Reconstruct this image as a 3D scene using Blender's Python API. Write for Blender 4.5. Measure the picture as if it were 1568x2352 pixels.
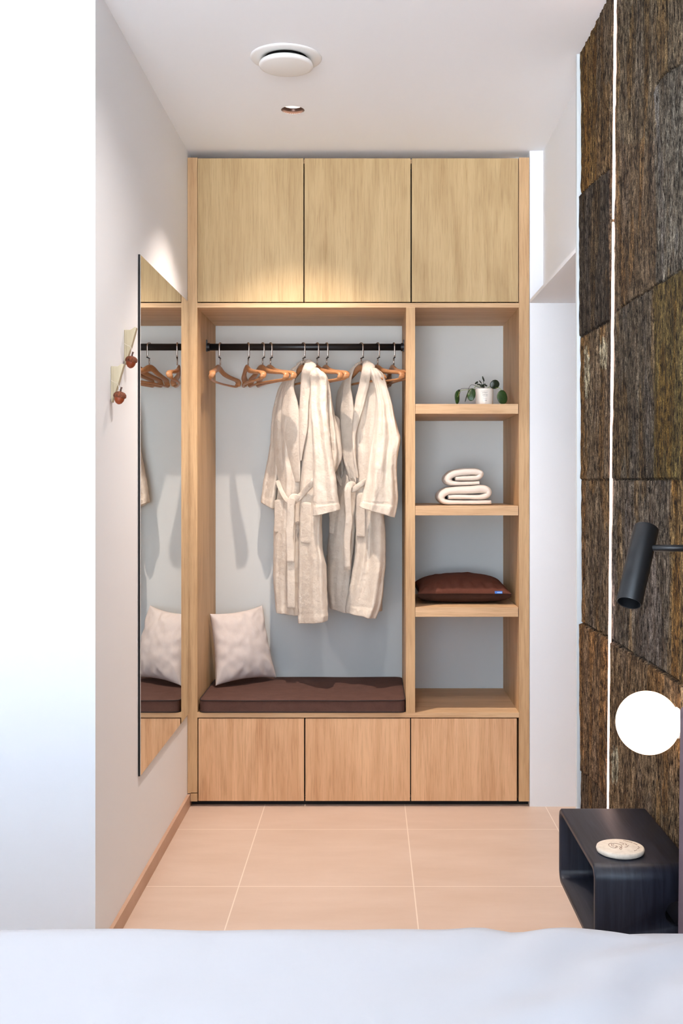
import bpy, bmesh, math, random
import numpy as np
from mathutils import Vector, Matrix, noise as mnoise

random.seed(7)
for o in list(bpy.data.objects): bpy.data.objects.remove(o, do_unlink=True)
SC = bpy.context.scene
COL = SC.collection
PI = math.pi

# ------------------------------------------------------------------ camera
FPX, CX, CY, CAMY, CAMZ = 2453.0, 848.0, 1105.0, -4.56, 1.39
cam_d = bpy.data.cameras.new('camera'); cam = bpy.data.objects.new('camera', cam_d); COL.objects.link(cam)
cam.location = (0, CAMY, CAMZ); cam.rotation_euler = (PI/2, 0, 0)
cam_d.sensor_fit = 'HORIZONTAL'; cam_d.sensor_width = 36; cam_d.lens = FPX/1568*36
cam_d.shift_x = -(CX-784)/1568; cam_d.shift_y = (CY-1176)/1568
cam_d.clip_start = 0.05
SC.camera = cam
# ------------------------------------------------------------------ view
SC.view_settings.view_transform = 'Standard'; SC.view_settings.look = 'None'
SC.view_settings.gamma = 1; SC.view_settings.use_curve_mapping = False
SC.view_settings.exposure = 0.40
# ------------------------------------------------------------------ world: overcast daylight outside the bedroom window
W = bpy.data.worlds.new('world'); SC.world = W; W.use_nodes = True
bgn = W.node_tree.nodes['Background']
bgn.inputs[1].default_value = 1.0
wn, wl = W.node_tree.nodes, W.node_tree.links          # pale blue sky above the horizon, brighter lower half added to light the ceiling
tcw = wn.new('ShaderNodeTexCoord'); sxw = wn.new('ShaderNodeSeparateXYZ'); wl.new(tcw.outputs['Generated'], sxw.inputs[0])
rw = wn.new('ShaderNodeMapRange'); rw.inputs[1].default_value = -0.04; rw.inputs[2].default_value = 0.04; wl.new(sxw.outputs[2], rw.inputs[0])
mw = wn.new('ShaderNodeMix'); mw.data_type = 'RGBA'; mw.inputs[6].default_value = (12.4, 13.0, 13.8, 1); mw.inputs[7].default_value = (3.3, 4.5, 5.9, 1)
wl.new(rw.outputs[0], mw.inputs[0]); wl.new(mw.outputs[2], bgn.inputs[0])
def lamp(name, kind, loc, energy, color, **kw):
    l = bpy.data.lights.new(name, kind); l.energy = energy; l.color = color
    for k, v in kw.items(): setattr(l, k, v)
    o = bpy.data.objects.new(name, l); COL.objects.link(o); o.location = loc
    return o
WIN = (-1.7, 0.62, 0.10, 2.72)                 # window opening in the rear wall: x0 x1 z0 z1
REARY = -6.3
po = lamp('window_portal', 'AREA', ((WIN[0]+WIN[1])/2, REARY+0.02, (WIN[2]+WIN[3])/2), 1, (1, 1, 1), shape='RECTANGLE', size=WIN[1]-WIN[0], size_y=WIN[3]-WIN[2])
po.rotation_euler = (PI/2, 0, PI); po.data.cycles.is_portal = True
# ceiling downlight in front of the wardrobe, and an added fill spot outside the frame, without a fixture
SPOT = (-0.291, -0.50, 2.785)
sp = lamp('downlight_beam', 'SPOT', SPOT, 125, (1.0, 0.85, 0.74), spot_size=math.radians(98), spot_blend=1.0, shadow_soft_size=0.009)
sp2 = lamp('corridor_fill_spot', 'SPOT', (-0.02, -1.66, 2.785), 36, (1.0, 0.92, 0.86), spot_size=math.radians(150), spot_blend=0.9, shadow_soft_size=0.03)

# ------------------------------------------------------------------ helpers
def lin(c):
    c = c/255.0
    return c/12.92 if c <= 0.04045 else ((c+0.055)/1.055)**2.4
def rgb(r, g, b): return (lin(r), lin(g), lin(b), 1)
def at(px, py, d): return np.array([(px-CX)/FPX*d, CAMY+d, CAMZ-(py-CY)/FPX*d])

def mat(name, color, rough=0.5, metal=0.0, spec=0.5, emis=None, estr=0.0, sheen=0.0):
    m = bpy.data.materials.new(name); m.use_nodes = True
    b = m.node_tree.nodes['Principled BSDF']
    b.inputs['Base Color'].default_value = color; b.inputs['Roughness'].default_value = rough
    b.inputs['Metallic'].default_value = metal; b.inputs['Specular IOR Level'].default_value = spec
    if sheen: b.inputs['Sheen Weight'].default_value = sheen; b.inputs['Sheen Roughness'].default_value = 0.5
    if emis: b.inputs['Emission Color'].default_value = emis; b.inputs['Emission Strength'].default_value = estr
    return m
def nodes(m): return m.node_tree.nodes, m.node_tree.links, m.node_tree.nodes['Principled BSDF']
def noise_tex(m, scale, detail=4, rough=0.55, mscale=(1, 1, 1), mloc=(0, 0, 0), dist=0.0):
    N, L, b = nodes(m)
    tc = N.new('ShaderNodeTexCoord'); mp = N.new('ShaderNodeMapping'); t = N.new('ShaderNodeTexNoise')
    L.new(tc.outputs['Object'], mp.inputs[0]); L.new(mp.outputs[0], t.inputs['Vector'])
    mp.inputs['Scale'].default_value = mscale; mp.inputs['Location'].default_value = mloc
    t.inputs['Scale'].default_value = scale; t.inputs['Detail'].default_value = detail
    t.inputs['Roughness'].default_value = rough; t.inputs['Distortion'].default_value = dist
    return t.outputs['Fac']
def ramp(m, src, stops):
    N, L, b = nodes(m); r = N.new('ShaderNodeValToRGB'); L.new(src, r.inputs[0])
    e = r.color_ramp.elements
    while len(e) < len(stops): e.new(0.5)
    for i, (p, c) in enumerate(stops): e[i].position = p; e[i].color = c
    return r.outputs[0]
def mixc(m, a, b_, fac, mode='MIX'):
    N, L, b = nodes(m); x = N.new('ShaderNodeMix'); x.data_type = 'RGBA'; x.blend_type = mode
    if isinstance(fac, float): x.inputs[0].default_value = fac
    else: L.new(fac, x.inputs[0])
    for s, v in ((6, a), (7, b_)):
        if isinstance(v, tuple): x.inputs[s].default_value = v
        else: L.new(v, x.inputs[s])
    return x.outputs[2]
def bump(m, src, strength=0.3, dist=0.001, chain=None):
    N, L, b = nodes(m); n = N.new('ShaderNodeBump'); n.inputs['Strength'].default_value = strength
    n.inputs['Distance'].default_value = dist; L.new(src, n.inputs['Height'])
    if chain is not None: L.new(chain, n.inputs['Normal'])
    L.new(n.outputs[0], b.inputs['Normal']); return n.outputs[0]
def base(m, src): N, L, b = nodes(m); L.new(src, b.inputs['Base Color'])

def wood(name, axis='z', seed=0.0, light=(230, 196, 150), dark=(196, 154, 108), rough=0.55, grain=1.0):
    m = mat(name, rgb(*light), rough, spec=0.35)
    s = {'z': (1, 1, 0.035), 'x': (0.035, 1, 1), 'y': (1, 0.035, 1)}[axis]
    s2 = {'z': (1, 1, 0.16), 'x': (0.16, 1, 1), 'y': (1, 0.16, 1)}[axis]
    lo = (seed*3.1, seed*1.7, seed*2.3)
    fine = noise_tex(m, 260*grain, 3, 0.6, s, lo)
    mid = noise_tex(m, 38*grain, 4, 0.6, s, lo, 0.4)
    big = noise_tex(m, 7*grain, 3, 0.5, s2, lo, 1.2)
    c1 = ramp(m, mid, [(0.32, rgb(*dark)), (0.62, rgb(*light))])
    c2 = ramp(m, fine, [(0.35, rgb(*[int(v*0.86) for v in dark])), (0.52, rgb(*light))])
    c3 = ramp(m, big, [(0.35, rgb(*[int(v*0.93) for v in dark])), (0.6, rgb(*light))])
    c = mixc(m, c1, c2, 0.42); c = mixc(m, c, c3, 0.35); base(m, c)
    bump(m, fine, 0.12, 0.0006)
    return m

class Root:
    def __init__(s, ob): s.o = ob; s.loc = np.array(ob.location)
def tag(o, label=None, cat=None, group=None, kind=None):
    if label: o['label'] = label
    if cat: o['category'] = cat
    if group: o['group'] = group
    if kind: o['kind'] = kind
    return o
def thing(name, label, cat, loc=(0, 0, 0), group=None):
    o = bpy.data.objects.new(name, None); COL.objects.link(o); o.location = loc; o.empty_display_size = 0.05
    tag(o, label, cat, group); return o
def world_loc(o):
    l = np.array(o.location)
    while o.parent: o = o.parent; l = l+np.array(o.location)
    return l
def put(name, V, F, m, parent=None, loc=None, smooth=False, kind=None, bev=0.0, sub=0):
    """link ONE mesh object from world-space vertices"""
    V = np.array(V, float)
    me = bpy.data.meshes.new(name)
    off = world_loc(parent) if parent else (np.array(loc) if loc is not None else np.zeros(3))
    o = bpy.data.objects.new(name, me)
    if parent: o.parent = parent
    elif loc is not None: o.location = loc
    me.from_pydata([tuple(v) for v in (V-off)], [], [tuple(f) for f in F]); me.update()
    bm = bmesh.new(); bm.from_mesh(me); bmesh.ops.recalc_face_normals(bm, faces=bm.faces); bm.to_mesh(me); bm.free()
    if smooth:
        for p in me.polygons: p.use_smooth = True
    me.materials.append(m); COL.objects.link(o)
    if kind: o['kind'] = kind
    if bev:
        b = o.modifiers.new('bevel', 'BEVEL'); b.width = bev; b.segments = 3; b.limit_method = 'ANGLE'
    if sub:
        b = o.modifiers.new('sub', 'SUBSURF'); b.levels = sub; b.render_levels = sub
    return o
def boxes(bl):
    V, F = [], []
    for (x0, x1, y0, y1, z0, z1) in bl:
        n = len(V)
        V += [(x0, y0, z0), (x1, y0, z0), (x1, y1, z0), (x0, y1, z0), (x0, y0, z1), (x1, y0, z1), (x1, y1, z1), (x0, y1, z1)]
        F += [[n+i for i in f] for f in ((0, 3, 2, 1), (4, 5, 6, 7), (0, 1, 5, 4), (1, 2, 6, 5), (2, 3, 7, 6), (3, 0, 4, 7))]
    return V, F
def box(name, b, m, parent=None, **k):
    V, F = boxes([b] if not isinstance(b, list) else b); return put(name, V, F, m, parent, **k)
def merge(parts):
    V, F = [], []
    for v, f in parts:
        n = len(V); V += [tuple(p) for p in v]; F += [[n+i for i in q] for q in f]
    return V, F
def lathe(profile, center, axis=(0, 0, 1), n=48, closed=False):
    """profile list of (r, h) along axis"""
    ax = Vector(axis).normalized(); e1 = ax.orthogonal().normalized(); e2 = ax.cross(e1)
    V, F = [], []
    for r, h in profile:
        for i in range(n):
            a = 2*PI*i/n
            V.append(np.array(center)+np.array(ax*h+e1*(r*math.cos(a))+e2*(r*math.sin(a))))
    for k in range(len(profile)-1):
        for i in range(n):
            j = (i+1) % n; F.append([k*n+i, k*n+j, (k+1)*n+j, (k+1)*n+i])
    if closed:
        k = len(profile)-1
        for i in range(n):
            j = (i+1) % n; F.append([k*n+i, k*n+j, j, i])
    else:
        if profile[0][0] > 1e-6: F.append(list(range(n)))
        if profile[-1][0] > 1e-6: F.append([(len(profile)-1)*n+i for i in range(n)][::-1])
    return V, F
def catmull(P, m):
    P = np.array(P, float); n = len(P)
    if n < 3:
        t = np.linspace(0, 1, m)[:, None]; return P[0]*(1-t)+P[-1]*t
    Q = np.vstack([2*P[0]-P[1], P, 2*P[-1]-P[-2]])
    out = []
    for s in np.linspace(0, n-1-1e-9, m):
        i = int(s); t = s-i; p0, p1, p2, p3 = Q[i], Q[i+1], Q[i+2], Q[i+3]
        out.append(0.5*((2*p1)+(-p0+p2)*t+(2*p0-5*p1+4*p2-p3)*t*t+(-p0+3*p1-3*p2+p3)*t**3))
    return np.array(out)
def sweep(path, a, b, side=None, n=14, closed=False, p=1.0):
    """sweep a super-ellipse; a = half width along side vector, b = half size along the normal"""
    P = np.array(path, float); m = len(P); a = np.broadcast_to(a, m); b = np.broadcast_to(b, m)
    V, F = [], []
    prev = None
    for i in range(m):
        if closed: T = P[(i+1) % m]-P[i-1]
        else: T = P[min(i+1, m-1)]-P[max(i-1, 0)]
        T = T/(np.linalg.norm(T)+1e-12)
        if side is not None: S = np.array(side, float)
        else: S = prev if prev is not None else np.cross(T, [0.3, 0.2, 0.93])
        S = S-T*np.dot(S, T); S = S/(np.linalg.norm(S)+1e-12); prev = S
        Nn = np.cross(T, S)
        for k in range(n):
            t = 2*PI*k/n; c, s = math.cos(t), math.sin(t)
            c = math.copysign(abs(c)**p, c); s = math.copysign(abs(s)**p, s)
            V.append(P[i]+S*a[i]*c+Nn*b[i]*s)
    for i in range(m if closed else m-1):
        j = (i+1) % m
        for k in range(n):
            l = (k+1) % n; F.append([i*n+k, i*n+l, j*n+l, j*n+k])
    if not closed:
        F.append(list(range(n))[::-1]); F.append([(m-1)*n+k for k in range(n)])
    return V, F
def tube(path, r, n=10, m=None):
    P = catmull(path, m) if m else path
    return sweep(P, r, r, n=n)
def fbm(x, y, z, o=3):
    v, a = 0, 1
    for i in range(o): v += a*mnoise.noise((x, y, z)); x, y, z, a = x*2.03, y*2.03, z*2.03, a*0.5
    return v

# ------------------------------------------------------------------ materials
def plaster(name, c, var=0.02):
    m = mat(name, rgb(*c), 0.85, spec=0.2); f = noise_tex(m, 180, 4, 0.6); bump(m, f, 0.08, 0.0008); return m
M_wall = plaster('white_plaster', (241, 243, 246))
M_ceil = plaster('ceiling_paint', (245, 248, 252))
M_backp = plaster('closet_back_paint', (220, 223, 221))
M_white = mat('white_lacquer', rgb(238, 238, 236), 0.5)
M_void = mat('dark_gap', rgb(20, 20, 22), 0.8)
M_black = mat('black_metal', rgb(16, 17, 20), 0.42, spec=0.5)
M_steel = mat('brushed_steel', rgb(190, 178, 168), 0.3, metal=1.0)
M_mirror = mat('mirror_glass', (0.86, 0.88, 0.87, 1), 0.0, metal=1.0)

M_floor = mat('floor_tile', rgb(222, 196, 176), 0.42, spec=0.4)
def floor_nodes():
    m = M_floor; N, L, b = nodes(m)
    tc = N.new('ShaderNodeTexCoord'); sx = N.new('ShaderNodeSeparateXYZ'); L.new(tc.outputs['Object'], sx.inputs[0])
    def line(out, off):
        a = N.new('ShaderNodeMath'); a.operation = 'ADD'; a.inputs[1].default_value = off; L.new(out, a.inputs[0])
        d = N.new('ShaderNodeMath'); d.operation = 'PINGPONG'; d.inputs[1].default_value = 0.3; L.new(a.outputs[0], d.inputs[0])
        c = N.new('ShaderNodeMath'); c.operation = 'LESS_THAN'; c.inputs[1].default_value = 0.0019; L.new(d.outputs[0], c.inputs[0])
        return c.outputs[0]
    lx = line(sx.outputs[0], 0.448+6.0); ly = line(sx.outputs[1], 0.298+12.0)
    mx = N.new('ShaderNodeMath'); mx.operation = 'MAXIMUM'; L.new(lx, mx.inputs[0]); L.new(ly, mx.inputs[1])
    n1 = noise_tex(m, 2.2, 5, 0.6, (1, 3.0, 1)); c1 = ramp(m, n1, [(0.3, rgb(204, 178, 158)), (0.7, rgb(214, 190, 172))])
    c = mixc(m, c1, rgb(236, 218, 202), mx.outputs[0]); base(m, c)
    n2 = noise_tex(m, 40, 3); bump(m, n2, 0.04, 0.0006)
floor_nodes()
M_skirt = mat('skirting_tile', rgb(196, 160, 134), 0.45)
n_ = noise_tex(M_skirt, 6, 4); base(M_skirt, ramp(M_skirt, n_, [(0.3, rgb(190, 152, 126)), (0.7, rgb(204, 170, 146))]))

M_terry = mat('cream_terry', rgb(238, 224, 210), 0.95, spec=0.1, sheen=0.25)
a_ = noise_tex(M_terry, 520, 3, 0.7); b_ = noise_tex(M_terry, 26, 4, 0.6)
base(M_terry, ramp(M_terry, b_, [(0.3, rgb(214, 200, 184)), (0.7, rgb(225, 213, 198))]))
bump(M_terry, a_, 0.6, 0.002, bump(M_terry, b_, 0.55, 0.012))
M_towel = mat('white_terry', rgb(244, 232, 220), 0.95, spec=0.1, sheen=0.2)
a_ = noise_tex(M_towel, 480, 3, 0.7); bump(M_towel, a_, 0.8, 0.0025)
def fabric(name, c1, c2, sc=900, st=0.35):
    m = mat(name, rgb(*c1), 0.9, spec=0.15); a = noise_tex(m, sc, 2, 0.7); b = noise_tex(m, 22, 4, 0.6)
    base(m, mixc(m, ramp(m, a, [(0.35, rgb(*c2)), (0.65, rgb(*c1))]), ramp(m, b, [(0.3, rgb(*c2)), (0.7, rgb(*c1))]), 0.4))
    bump(m, a, st, 0.001); return m
M_linen = fabric('beige_linen', (226, 216, 210), (208, 197, 191))
M_brown = fabric('brown_wool', (104, 76, 68), (80, 57, 51), 700)
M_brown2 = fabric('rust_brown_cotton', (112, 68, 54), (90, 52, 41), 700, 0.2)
M_dkbrown = fabric('underside_shade_and_piping', (66, 42, 32), (50, 31, 24), 700, 0.2)  # cushion underside: its shade is put into the colour; piping shares it
M_piping = mat('dark_piping', rgb(46, 30, 28), 0.8)
M_blue = mat('blue_tag', rgb(70, 130, 225), 0.6)
M_tagw = mat('pale_blue_tag', rgb(160, 200, 240), 0.6)
M_grey = fabric('grey_upholstery', (122, 108, 116), (100, 86, 94), 800, 0.3)
M_duvet = mat('white_cotton', rgb(216, 216, 220), 0.9, spec=0.15, sheen=0.1)
f_ = noise_tex(M_duvet, 5, 3, 0.5, (1, 1, 1), (3, 1, 0), 0.6); f2_ = noise_tex(M_duvet, 900, 2)
bump(M_duvet, f2_, 0.1, 0.0005, bump(M_duvet, f_, 0.25, 0.02))
M_globe = mat('opal_glass_lit', rgb(255, 240, 225), 0.25, emis=(1.0, 0.80, 0.62, 1), estr=2.0)
M_led = mat('led_diffuser_lit', rgb(255, 240, 230), 0.5, emis=(1.0, 0.66, 0.55, 1), estr=22.0)
M_lamp = mat('lamp_lens_lit', rgb(255, 230, 210), 0.3, emis=(1.0, 0.78, 0.62, 1), estr=6.0)
M_bronze = mat('dark_reflector', rgb(74, 58, 52), 0.3, metal=0.8)
M_stone = mat('pale_plaster_stone', rgb(232, 214, 192), 0.85)
n_ = noise_tex(M_stone, 90, 4); base(M_stone, ramp(M_stone, n_, [(0.3, rgb(220, 202, 180)), (0.6, rgb(236, 219, 198))])); bump(M_stone, n_, 0.15, 0.001)
M_engr = mat('engraving_brown', rgb(128, 88, 66), 0.9)
M_pot = mat('glazed_white_pot', rgb(240, 234, 226), 0.3)
M_print = mat('grey_print', rgb(150, 145, 140), 0.8)
M_soil = mat('potting_soil', rgb(50, 38, 28), 1.0)
M_leaf = mat('glossy_leaf', rgb(44, 78, 34), 0.28)
n_ = noise_tex(M_leaf, 60, 3); base(M_leaf, ramp(M_leaf, n_, [(0.3, rgb(24, 50, 24)), (0.7, rgb(50, 78, 28))]))
M_leafd = mat('dark_leaf', rgb(24, 38, 22), 0.35)
M_stem = mat('leaf_stem', rgb(140, 160, 72), 0.5)
M_night = mat('black_stained_oak', rgb(16, 24, 44), 0.45, spec=0.5)  # navy tint puts reflected blue daylight into the black stain
a_ = noise_tex(M_night, 90, 4, 0.6, (1, 0.05, 0.05), (0, 0, 0), 0.8)
base(M_night, ramp(M_night, a_, [(0.38, rgb(10, 14, 28)), (0.68, rgb(36, 38, 50))])); bump(M_night, a_, 0.5, 0.0012)
M_nut = mat('acorn_orange', rgb(140, 60, 22), 0.45)
M_cap = mat('acorn_cap', rgb(150, 76, 40), 0.8); a_ = noise_tex(M_cap, 500, 2); base(M_cap, ramp(M_cap, a_, [(0.4, rgb(62, 36, 28)), (0.6, rgb(150, 78, 40))])); bump(M_cap, a_, 1.0, 0.002)
M_twig = mat('twig_brown', rgb(86, 62, 54), 0.8)
M_string = mat('white_string', rgb(235, 225, 215), 0.8)
M_hang = wood('hanger_wood', 'x', 3, (194, 140, 96), (152, 100, 64), 0.32, 0.8)
M_oakz = wood('oak_vertical', 'z', 1, (216, 180, 136), (184, 142, 98))
M_oakx = wood('oak_horizontal', 'x', 2, (224, 188, 146), (196, 152, 110))
M_door = [wood('oak_door_veneer_%s' % 'abcdef'[i], 'z', 5+i*3.3, (203, 176, 131) if i < 3 else (232, 190, 148), (172, 140, 94) if i < 3 else (198, 146, 102)) for i in range(6)]  # same veneer; drawer fronts carry the warm floor bounce in their colour
M_pale = wood('pale_peg_wood', 'z', 4, (204, 192, 164), (182, 166, 134))

# ------------------------------------------------------------------ room shell
XL, XR, CEIL = -0.777, 0.742, 2.80
def struct(name, b, m): return box(name, b, m, kind='structure')
struct('floor', (-3.3, 2.1, REARY-0.1, 0.75, -0.1, 0.0), M_floor)
def ceiling_with_hole():
    cx, cy, r, s, n = SPOT[0], SPOT[1], 0.0445, 0.06, 32
    rect = (-3.3, 2.1, REARY-0.1, 0.75)
    xs = [rect[0], cx-s, cx+s, rect[1]]; ys = [rect[2], cy-s, cy+s, rect[3]]
    parts = []
    for i in range(3):
        for j in range(3):
            if i == 1 and j == 1: continue
            parts.append(boxes([(xs[i], xs[i+1], ys[j], ys[j+1], CEIL, CEIL+0.12)]))
    V, F = [], []
    for k in range(n):
        a = 2*PI*k/n; c, t = math.cos(a), math.sin(a); q = s/max(abs(c), abs(t))
        for z in (CEIL, CEIL+0.12): V += [(cx+r*c, cy+r*t, z), (cx+q*c, cy+q*t, z)]
    for k in range(n):
        a, b = 4*k, 4*((k+1) % n)
        F += [[a, a+1, b+1, b], [a+2, b+2, b+3, a+3], [a, b, b+2, a+2]]
    parts.append((V, F))
    V, F = merge(parts); put('ceiling', V, F, M_ceil, kind='structure')
ceiling_with_hole()
struct('wall_left', (-0.90, XL, -1.53, 0.75, 0, CEIL), M_wall)
struct('wall_front_left', (-3.2, -0.90, -1.53, -1.40, 0, CEIL), M_wall)
struct('wall_far_left', (-3.3, -3.2, REARY, -1.40, 0, CEIL), M_wall)
struct('wall_back', (-0.90, 2.1, 0.545, 0.75, 0, CEIL), M_backp)
x0, x1, z0, z1 = WIN
struct('wall_rear', [(-3.3, x0, REARY-0.1, REARY, 0, CEIL), (x1, 2.1, REARY-0.1, REARY, 0, CEIL), (x0, x1, REARY-0.1, REARY, 0, z0), (x0, x1, REARY-0.1, REARY, z1, CEIL)], M_wall)
wf = struct('window_1', [(x0, x1, REARY-0.08, REARY-0.02, z0, z0+0.05), (x0, x1, REARY-0.08, REARY-0.02, z1-0.05, z1), (x0, x0+0.05, REARY-0.08, REARY-0.02, z0, z1), (x1-0.05, x1, REARY-0.08, REARY-0.02, z0, z1), (-0.6, -0.54, REARY-0.08, REARY-0.02, z0, z1)], M_white)
# right: partition carrying the bark, return board at its end, lintel above the side opening, white wall beside the wardrobe
struct('wall_right', (XR+0.006, 0.86, REARY, -1.035, 0, CEIL), M_wall)
struct('trim_1', (0.685, 0.86, -1.033, -1.012, 0, CEIL), mat('satin_edge_paint', rgb(212, 220, 222), 0.6))
struct('wall_above_opening', (XR, 0.86, -1.011, 0.0, 2.166, CEIL), M_wall)
struct('trim_2', (0.685, 1.6, -1.011, -0.001, 2.150, 2.165), M_wall)
struct('wall_beside_wardrobe', (0.684, 2.1, 0.0, 0.10, 0, CEIL), M_wall)
struct('wall_side_room', (1.98, 2.1, -1.2, 0.0, 0, CEIL), M_wall)
struct('wall_side_front', (0.861, 1.98, -1.2, -1.035, 0, CEIL), M_wall)
bb = struct('baseboard_left', (XL, XL+0.012, -1.53, 0.03, 0.0, 0.053), M_skirt)

# ------------------------------------------------------------------ wardrobe
S = 538.0
def fx(px): return (px-CX)/S
def fz(py): return (1853-py)/S
D = 0.54
wr = thing('wardrobe', 'built-in light oak wardrobe with open hanging bay, shelves and bench', 'wardrobe', (-0.05, 0.27, 0))
xa, xb, xc, xd = fx(430)+0.001, fx(453), fx(1191.5), fx(1215)
ztop, zdoor, zop, zbt, zbb = fz(362), fz(694.5), fz(706.5), fz(1637.5), fz(1648.5)
V, F = boxes([(xa, xb, 0, D, 0.053+0.004, ztop), (xa+0.013, xb, 0, D, fz(1841), 0.06)])
put('side_panel', V, F, M_oakz, wr)
box('side_panel', (xc, xd, 0, D, fz(1841), ztop), M_oakz, wr)
box('top_panel', (xb, xc, 0.021, D, ztop-0.02, ztop-0.002), M_oakx, wr)
box('middle_panel', (xb, xc, 0.0, D, zop, zdoor-0.003), M_oakx, wr)
box('bench_board', (xb, xc, 0.0, D, zbb, zbt), M_oakx, wr)
dv0, dv1 = fx(932), fx(953)
box('divider', (dv0, dv1, 0.0, D, zbt, zop), M_oakz, wr)
box('plinth', (xa+0.013, xd, 0.035, 0.06, 0.0, fz(1841)), M_void, wr)
box('carcass_dark_liner', (xb, xc, 0.10, D, zdoor, ztop-0.02), M_void, wr)  # dark liners paint the deep shade seen through the front gaps
box('carcass_dark_liner', (xb, xc, 0.10, D, fz(1841), zbb), M_void, wr)
ux = [(453, 696.8), (698.2, 942.8), (944.6, 1190)]
for i, (a, b) in enumerate(ux):
    box('cabinet_door', (fx(a)+0.0016, fx(b)-0.0006, 0.0, 0.019, zdoor+0.002, ztop-0.003), M_door[i], wr, bev=0.0006)
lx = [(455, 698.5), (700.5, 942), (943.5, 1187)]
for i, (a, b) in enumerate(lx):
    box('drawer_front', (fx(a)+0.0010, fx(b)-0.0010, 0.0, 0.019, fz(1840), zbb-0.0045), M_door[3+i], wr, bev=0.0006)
SHELF = []
for (a, b) in ((928, 950.5), (1162, 1184), (1395, 1417)):
    box('shelf', (dv1+0.001, xc-0.003, 0.0, D, fz(b), fz(a)), M_oakx, wr, bev=0.0008); SHELF.append(fz(a))
RY, RZ = 0.254, 1.994
rail = put('clothes_rail', *sweep([(xb+0.004, RY, RZ), (dv0-0.004, RY, RZ)], 0.0155, 0.0155, side=(0, 0, 1), n=28), M_black, wr, smooth=True)
for xx, s in ((xb, 1), (dv0, -1)):
    x0_, x1_ = sorted((xx, xx+s*0.004)); xe0, xe1 = sorted((xx+s*0.003, xx+s*0.014))
    V, F = merge([boxes([(x0_, x1_, RY-0.012, RY+0.012, RZ-0.02, RZ+0.032)]), lathe([(0.0185, 0), (0.0185, 0.012)], (xe0, RY, RZ), (1, 0, 0), 28)])
    br = put('rail_bracket', V, F, M_black, rail)

# ------------------------------------------------------------------ mirror on the left wall
mr = thing('wall_mirror', 'tall frameless mirror with thin black edge on the white left wall', 'mirror', (XL, -0.49, 0.395))
my0, my1, mz0, mz1 = -0.972, -0.010, 0.398, 2.152
box('mirror_back', (XL+0.0005, XL+0.0065, my0, my1, mz0, mz1), M_void, mr)
box('mirror_glass', (XL+0.0066, XL+0.0085, my0+0.002, my1, mz0+0.0015, mz1-0.0015), M_mirror, mr)

# ------------------------------------------------------------------ ceiling fittings
def ceil_pt(px, py):
    d = (CEIL-CAMZ)*FPX/(CY-py); return ((px-CX)/FPX*d, CAMY+d)
vx, vy = -0.277, -1.005
vt = thing('ceiling_vent', 'round white ventilation disc on the ceiling above the floor tiles', 'vent', (vx, vy, CEIL))
put('flange', *lathe([(0.070, 0.02), (0.072, -0.004), (0.085, -0.006), (0.112, -0.002-0.004), (0.118, -0.003), (0.1185, 0.0), (0.07, 0.02)], (vx, vy, CEIL), n=72), M_white, vt, smooth=True)
put('throat', *lathe([(0.071, 0.0), (0.060, 0.0005), (0.055, -0.001), (0.0, -0.001)], (vx, vy, CEIL), n=48), M_void, vt, smooth=True)
put('vent_disc', *lathe([(0.0, -0.012), (0.078, -0.014), (0.088, -0.020), (0.0905, -0.026), (0.0885, -0.031), (0.080, -0.033), (0.0, -0.034)], (vx, vy, CEIL), n=72), M_white, vt, smooth=True)
put('vent_stem', *lathe([(0.008, 0.0), (0.008, -0.013)], (vx, vy, CEIL), n=16), M_void, vt)
def downlight(x, y, label):
    t = thing('ceiling_downlight', label, 'ceiling light', (x, y, CEIL))
    put('reflector_can', *lathe([(0.0435, 0.0), (0.0445, 0.001), (0.042, 0.012), (0.0375, 0.030), (0.034, 0.031), (0.038, 0.040), (0.0445, 0.03), (0.0446, 0.0)], (x, y, CEIL), n=48, closed=True), M_bronze, t, smooth=True)
    put('lamp_lens', *lathe([(0.0, 0.021), (0.0385, 0.021), (0.0385, 0.023), (0.0, 0.023)], (x, y, CEIL), n=40), M_lamp, t, smooth=True)
    return t
downlight(SPOT[0], SPOT[1], 'small recessed round downlight in the ceiling nearest the wardrobe')

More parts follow.
